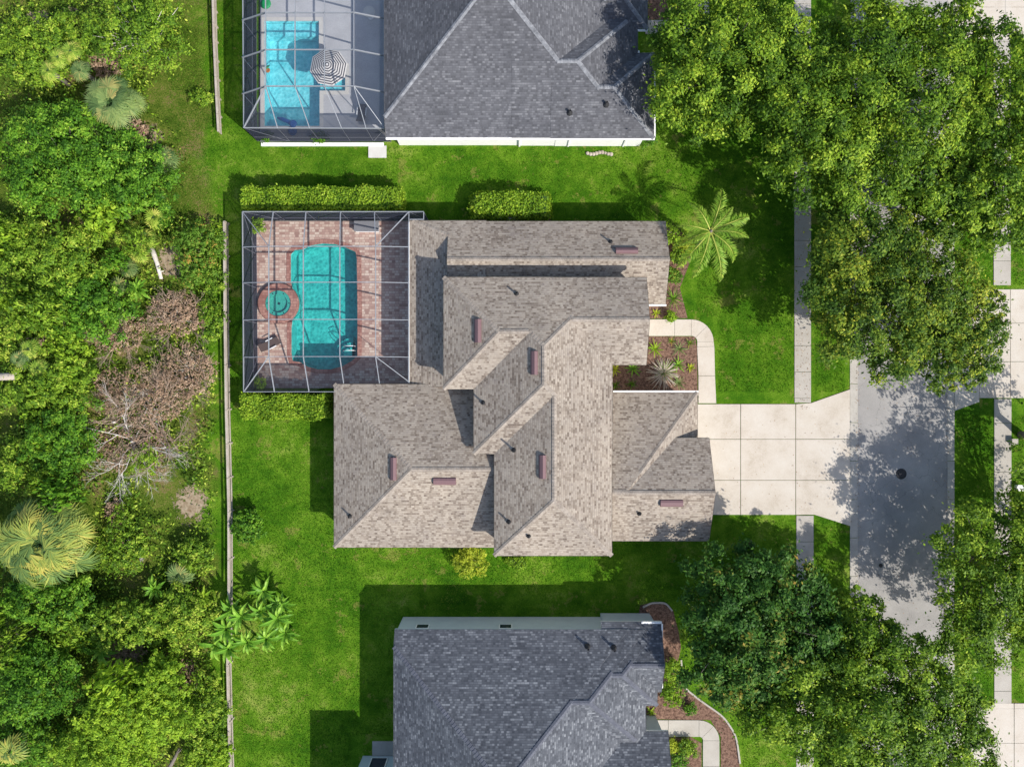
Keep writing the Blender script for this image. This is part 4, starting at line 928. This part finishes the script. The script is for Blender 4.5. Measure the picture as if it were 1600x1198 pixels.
def bare_tree(label, px, py, rpx, hgt, seed, depth=4, wood='deadwood'):
    rg = random.Random(seed); b = W(px, py, hgt*.5); t = thing('dead_tree', label, 'dead tree', (b.x, b.y, 0)); parts = []
    def grow(p, d, L, r, k):
        pts = [p]; rad = [r]
        for i in range(3):
            d = (d+Vector((rg.gauss(0, .16), rg.gauss(0, .16), rg.gauss(0, .08)))).normalized(); p = p+d*L/3
            if p.z < .15: p.z = .15
            pts.append(p); rad.append(r*(1-.18*(i+1)))
            if k and i: grow(p, (d+Vector((rg.gauss(0, .6), rg.gauss(0, .6), rg.gauss(0, .18)))).normalized(), L*rg.uniform(.5, .75), r*.55, k-1)
        parts.append(tube(pts, rad, 4))
        if k: grow(p, d, L*.7, r*.6, k-1)
    n = 7
    for i in range(n):
        a = i*6.283/n+rg.uniform(-.3, .3); grow(Vector((0, 0, .3)), Vector((math.cos(a), math.sin(a), .45)).normalized(), rpx*S*.5, .055, depth)
    inst('trunk', meshdata('trunk', *tube([(0, 0, -.1), (0, 0, .3), (.05, 0, .9)], [.13, .11, .07], 8), M['deadwood'], True), t)
    inst('branches', meshdata('branches', *merge(parts), M[wood]), t)
bare_tree('bare bleached branches of a dead tree in the clearing', 205, 690, 78, 1.6, 3)
for k, (px, py, r, lb) in enumerate(((235, 640, 70, 'bare grey twigs rising through the large brown shrub'), (285, 590, 50, 'bare grey twigs of the brown shrub hard by the fence'), (275, 500, 50, 'bare grey twigs of the brown shrub above the clearing'), (180, 525, 45, 'bare grey twigs of the smaller brown shrub'), (170, 660, 60, 'bare grey twigs at the woods side of the dead tree'), (250, 700, 55, 'bare grey twigs at the fence side of the dead tree'))):
    bare_tree(lb, px, py, r, 2.6, 40+k, 4, 'twig')
bare_tree('small bare twigs beside the round green shrub', 210, 862, 24, .8, 12, 2)
bush('thin brown leaves caught under the bare branches', 205, 695, 70, 1.0, 'dead', 3800, .16, 52)
bush('fresh yellow green sprout amid the bare branches', 225, 718, 26, 1.5, 'lime', 1885, .17)
bush('round green shrub by the fence below the clearing', 305, 868, 32, 1.8, 'wild', 3190, .2)
bush('low green thicket right of the golden fan palm', 190, 850, 40, 1.6, 'wild', 4350, .19, 55)
bush('dark thicket below the golden fan palm', 75, 940, 80, 3.8, 'deep', 12325, .21, 42, tb=.05)
bush('leafy thicket in the middle of the lower woods', 190, 975, 82, 3.4, 'wild', 11600, .205, 40)
bush('bright thicket between the lower woods and banana plants', 290, 965, 52, 2.6, 'wild', 7250, .2, 55, tb=.08)
bush('deep green thicket at the lower left edge', 55, 1070, 78, 4.4, 'deep', 13050, .21, 72)
bush('lime green feathery tree in the lower woods', 215, 1110, 92, 5.2, 'lime', 18850, .2, 62, cat='tree', name='scrub_tree', r0=.14, spread=.13)
bush('small lime tree beside the larger lime feathery tree', 245, 1055, 42, 4.4, 'lime', 6090, .2, 32, cat='tree', name='scrub_tree', r0=.1, spread=.14)
bush('lime green thicket along the bottom of the woods', 160, 1175, 90, 3.8, 'lime', 13050, .2, 46, tb=-.06)
bush('bright green shrubs crowding the fence at the bottom', 320, 1120, 40, 2.4, 'wild', 5800, .19, 75, tb=.06)
bush('lime shrub at the fence foot in the lower corner', 325, 1185, 38, 1.8, 'lime', 3770, .19, 32)
bush('dark gap thicket in the lower left corner', 40, 1160, 62, 2.6, 'deep', 6525, .205, 45)
rg = random.Random(31); protos = []
for k in range(6):
    SEED[0] += 1; me, cc = cloud('crown', SEED[0], 1.5, 1.4, .05, 1.7, 1100, .24, M[('wild', 'lime', 'wild', 'deep', 'lime', 'wild')[k]], spread=.26, aspect=(.35, .5, .3, .5, .4, .6)[k])
    protos.append((me, meshdata('stem', *limbs(cc, .3, .05, np.random.default_rng(k), 8), M['bark'])))
for k in range(44):
    px, py = rg.uniform(-10, 335), rg.uniform(250, 1200)
    if py < 350: px *= .75
    if 120 < px and 480 < py < 800: px *= .4
    hz = rg.uniform(.0, 2.2) if px < 250 else 0
    q = W(px, py, 1.2); kd = ('mid green', 'lime green', 'mid green', 'deep green', 'lime green', 'mid green')[k % 6]; t = thing('wild_shrub', 'small loose '+kd+' shrub among the thickets of the woods', 'shrub', (q.x, q.y, 0), 'small '+kd+' shrubs of the woods')
    sc = rg.uniform(.6, 1.25); a = rg.uniform(0, 6.28); zs = sc*(1+hz)
    inst('crown', protos[k % 6][0], t, (0, 0, 0), (0, 0, a), (sc, sc, zs)); inst('stem', protos[k % 6][1], t, (0, 0, 0), (0, 0, a), (sc, sc, zs))
fan_palm('grey green fan palm at the upper edge of the woods', 172, 162, 66, 3.0, 'fan', 36)
fan_palm('large golden fan palm at the left edge of the woods', 62, 848, 100, 4.2, 'fangold', 58)
fan_palm('small ragged fan palm under the scrub oak by lawn', 255, 248, 34, 1.2, 'fan', 16)
fan_palm('yellow fan palm cut by the left edge below the golden one', -8, 1030, 48, 2.4, 'fangold', 22)
fan_palm('pale fan palm in the lowest left corner', 16, 1172, 36, 2.6, 'fangold', 18)
fan_palm('dim fan palm in the shade by the fence', 278, 898, 30, 1.0, 'fan', 14)
pal = [(190, 335), (205, 362), (178, 372), (215, 395), (200, 420), (170, 408), (228, 372), (240, 340), (185, 448), (160, 350), (45, 545), (60, 575), (30, 562), (90, 165-75), (110, 80), (75, 110), (125, 110)]
for i, (px, py) in enumerate(pal):
    grp = 0 if i < 10 else (1 if i < 13 else 2)
    fan_palm(['saw palmetto fan cluster in the sunny patch by the white log', 'saw palmetto fan cluster by the fallen trunk', 'saw palmetto fan cluster near the upper left thicket'][grp], px, py, 24, [.9, 3.0, 2.6][grp] if grp else .9, 'palmetto' if i % 4 else 'fan', 12, ['palmettos by the white log', 'palmettos by the fallen trunk', 'palmettos in the upper woods'][grp], 'saw_palmetto')
for k, (px, py, r, mt, lb) in enumerate(((150, 985, 26, 'banana', 'broad leaved bright plant under the leafy lower thicket'), (250, 915, 24, 'banana', 'broad leaved plant near the dim fan palm'), (110, 1010, 24, 'banana', 'broad leaved plant beside the lone dark banana'), (275, 1030, 24, 'lime', 'yellow broad leaved plant by the small lime tree'), (325, 930, 22, 'lime', 'yellow broad leaved plant against the fence by bananas'),
        (15, 480, 24, 'lime', 'yellow broad leaved plant at the woods edge above the fallen trunk'), (120, 400, 22, 'banana', 'broad leaved plant between the green thickets'), (225, 455, 24, 'banana', 'broad leaved plant below the white log'), (170, 320, 24, 'lime', 'yellow broad leaved plant under the scrub oak'), (110, 760, 22, 'banana', 'broad leaved plant above the golden fan palm'))):
    rosette('broadleaf_plant', lb, 'plant', px, py, r, mt, 20, .3, .6, hgt=1.0)
for k, (px, py, rx, ry, h_, lb) in enumerate(((150, 335, 26, 24, 2.2, 'brown dead brush by the sunny palmettos'), (110, 30, 16, 20, 1.2, 'brown dead brush in the upper thicket'), (210, 205, 26, 18, 1.2, 'brown dead brush at the foot of the grey fan palm'), (195, 1020, 34, 28, .8, 'brown leaf heap in the shaded lower woods'), (285, 1060, 30, 26, .9, 'brown leaf heap by the fence in the lower woods'), (60, 540, 22, 16, 2.8, 'brown dead fronds by the fallen trunk palmettos'), (180, 810, 16, 34, .9, 'brown brush strip beside the golden fan palm'))):
    bush(lb, px, py, rx, h_, 'dead', 1500, .17, ry, name='brush', bark='twig')
# logs and dead wood
def log(label, a, b, r0, r1, ha, hb, mat='deadwood', name='log'):
    p, q = W(*a, ha), W(*b, hb); t = thing(name, label, 'log', tuple(p)); m_ = p.lerp(q, .5)+Vector((.06, .03, .02))
    tr = obj('trunk', *tube([p, p.lerp(m_, .5), m_, q], [r0, r0*.95, (r0+r1)/2, r1], 9), M[mat], t, True)
    obj('branch_stub', *tube([p.lerp(q, .7), p.lerp(q, .8)+Vector((.25, .1, .1)), p.lerp(q, .85)+Vector((.4, .25, .15))], [r1*.6, r1*.4, r1*.2], 6), M[mat], tr, True)
log('bleached white fallen log on the sandy patch', (237, 388), (252, 436), .2, .13, .22, .2)
log('fallen trunk poking in from the left edge', (-20, 590), (27, 588), .3, .26, 3.2, 3.0, 'wood')
log('grey fallen limb by the lime shrubs', (265, 1198), (280, 1168), .16, .1, .6, .5, 'bark')
# sandy bare patches with ragged edges
def sandmat():
    m = MT('bare_sand'); tc = m.n('VectorMath', {'operation': 'MULTIPLY'}, _0=m.n('TexCoord').outputs['Generated'], _1=(1, 1, 0)).outputs[0]
    d = m.n('VectorMath', {'operation': 'DISTANCE'}, _0=tc, _1=(.5, .5, 0.0)).outputs['Value']
    f = m.math('ADD', d, m.math('MULTIPLY', m.math('SUBTRACT', m.noise(2.4, 6, .8), .5), 1.3))
    m.col(m.ramp(m.noise(3, 5, .7), [(.3, C(140, 116, 86)), (.7, C(206, 188, 160))])); m.set('Alpha', m.math('LESS_THAN', f, .27)); m.set('Roughness', 1.0); return m.m
M['sand'] = sandmat()
for k, (px, py, rx, ry) in enumerate(((268, 408, 36, 40), (300, 785, 38, 44), (60, 30, 36, 20), (185, 810, 18, 56), (180, 95, 40, 36), (235, 215, 26, 30), (190, 1010, 36, 40), (290, 1055, 34, 40))):
    structure(fill('sandy_soil', [px_loop(rect(px-rx, py-ry, px+rx, py+ry))], .02+.003*k, M['sand']))

# ------------------------------------------------------------ undergrowth and lawn blades
rng = np.random.default_rng(77)
n = 52000; P = np.stack([rng.random(n)*350-10, rng.random(n)*1240-20], 1)
keep = np.ones(n, bool)
wl = 350-rng.random(n)**2*30
wl = np.where(P[:, 1] < 340, 255+25*np.sin(P[:, 1]*.03)+rng.normal(size=n)*14, wl); keep &= P[:, 0] < wl
for cx, cy, rx, ry in ((265, 408, 22, 26), (300, 790, 30, 32), (260, 770, 40, 40), (185, 800, 12, 36)): keep &= (((P[:, 0]-cx)/rx)**2+((P[:, 1]-cy)/ry)**2 > 1) | (rng.random(n) < .15)
patch = np.sin(P[:, 0]*.045+1.3)*np.sin(P[:, 1]*.037)+.5*np.sin(P[:, 0]*.11+P[:, 1]*.09); keep &= (patch+rng.normal(size=n)*.35) > -.45
P = P[keep]; n = len(P); z = rng.random(n)**1.6*.9+.05
X = np.stack([(P[:, 0]-800)*S, (599-P[:, 1])*S, z], 1)
Nn = norm(rng.normal(size=(n, 3))*.6+np.array([0, 0, .9]))
me = mesh_np('undergrowth', quads(X, Nn, .24, rng, .45), 4, np.clip(rng.random(n)*.6+.25*np.sin(P[:, 0]*.05)*np.sin(P[:, 1]*.04)+.2, 0, 1), M['wild'])
o = bpy.data.objects.new('undergrowth', me); COL.objects.link(o); tag(o, 'tangled low green undergrowth covering the floor of the woods', 'undergrowth', None, 'stuff')
n = 420000; P = np.stack([200+rng.random(n)*1400, rng.random(n)*1240-20], 1); keep = np.ones(n, bool)
def out(x0, y0, x1, y1):
    global keep
    keep &= ~((P[:, 0] > x0) & (P[:, 0] < x1) & (P[:, 1] > y0) & (P[:, 1] < y1))
for rc in ((393, 340, 665, 612), (536, 600, 960, 846), (660, 352, 1032, 610), (935, 612, 1336, 812), (1238, -50, 1274, 1300), (1320, -50, 1496, 1300), (1549, -50, 1584, 1300), (1484, 445, 1610, 648), (1484, -50, 1610, 66),
           (1484, 1092, 1610, 1300), (404, -50, 1060, 230), (632, 962, 1060, 1300), (1005, 340, 1090, 625), (1000, 495, 1122, 640), (548, 1150, 640, 1300), (1000, 938, 1064, 1300), (1060, 1060, 1160, 1300)): out(*rc)
keep &= (P[:, 0] > 352) | ((P[:, 1] < 345) & (P[:, 0] > 262))
P = P[keep]; n = len(P); rr = rng.random(n)*6.28; hgt = .05+.06*rng.random(n)
b0 = np.stack([(P[:, 0]-800)*S, (599-P[:, 1])*S, np.full(n, .0)], 1); sd = np.stack([np.cos(rr), np.sin(rr), np.zeros(n)], 1)*.028
tip = b0+np.stack([rng.normal(size=n)*.06, rng.normal(size=n)*.06, hgt], 1)
V = np.stack([b0-sd, b0+sd, tip], 1).reshape(-1, 3)
lowf = .46+.3*np.sin(P[:, 0]*.009+P[:, 1]*.006+2)*np.sin(P[:, 1]*.011-P[:, 0]*.004)+.25*np.sin(P[:, 0]*.02+1)*np.sin(P[:, 1]*.023)+.15*np.sin(P[:, 0]*.07+P[:, 1]*.05)
me = mesh_np('lawn_grass', V, 3, np.clip(lowf*.7+.4*rng.random(n), 0, 1), M['grass'])
o = bpy.data.objects.new('lawn_grass', me); COL.objects.link(o); tag(o, 'short mown bright green lawn grass round the houses', 'grass', None, 'stuff')


n = 2600; rng = np.random.default_rng(5); P = np.stack([rng.normal(1410, 70, n), rng.random(n)*1200], 1)
P[:900] = np.stack([np.where(rng.random(900) < .5, 1341, 1479)+rng.normal(size=900)*2.2, rng.random(900)*1200], 1)
P[900:1400] = np.stack([rng.uniform(1100, 1330, 500), np.where(rng.random(500) < .25, rng.uniform(635, 802, 500), 2000)], 1)
P[1400:1700] = np.stack([rng.uniform(1240, 1268, 300), rng.uniform(300, 640, 300)], 1)
X = np.stack([(P[:, 0]-800)*S, (599-P[:, 1])*S, np.full(n, .064)], 1); X[(P[:, 0] > 1340) & (P[:, 0] < 1480), 2] = .02
keep = ((P[:, 0] > 1328) & (P[:, 0] < 1491)) | (np.arange(n) >= 900) & (np.arange(n) < 1700); X = X[keep]
me = mesh_np('fallen_leaves', quads(X, norm(np.array([0, 0, 1])+rng.normal(size=(len(X), 3))*.12), .085, rng, .6), 4, rng.random(len(X)), M['dead'])
o = bpy.data.objects.new('fallen_leaves', me); COL.objects.link(o); tag(o, 'scattered dry brown leaves on the road and driveway', 'leaf litter', None, 'stuff')
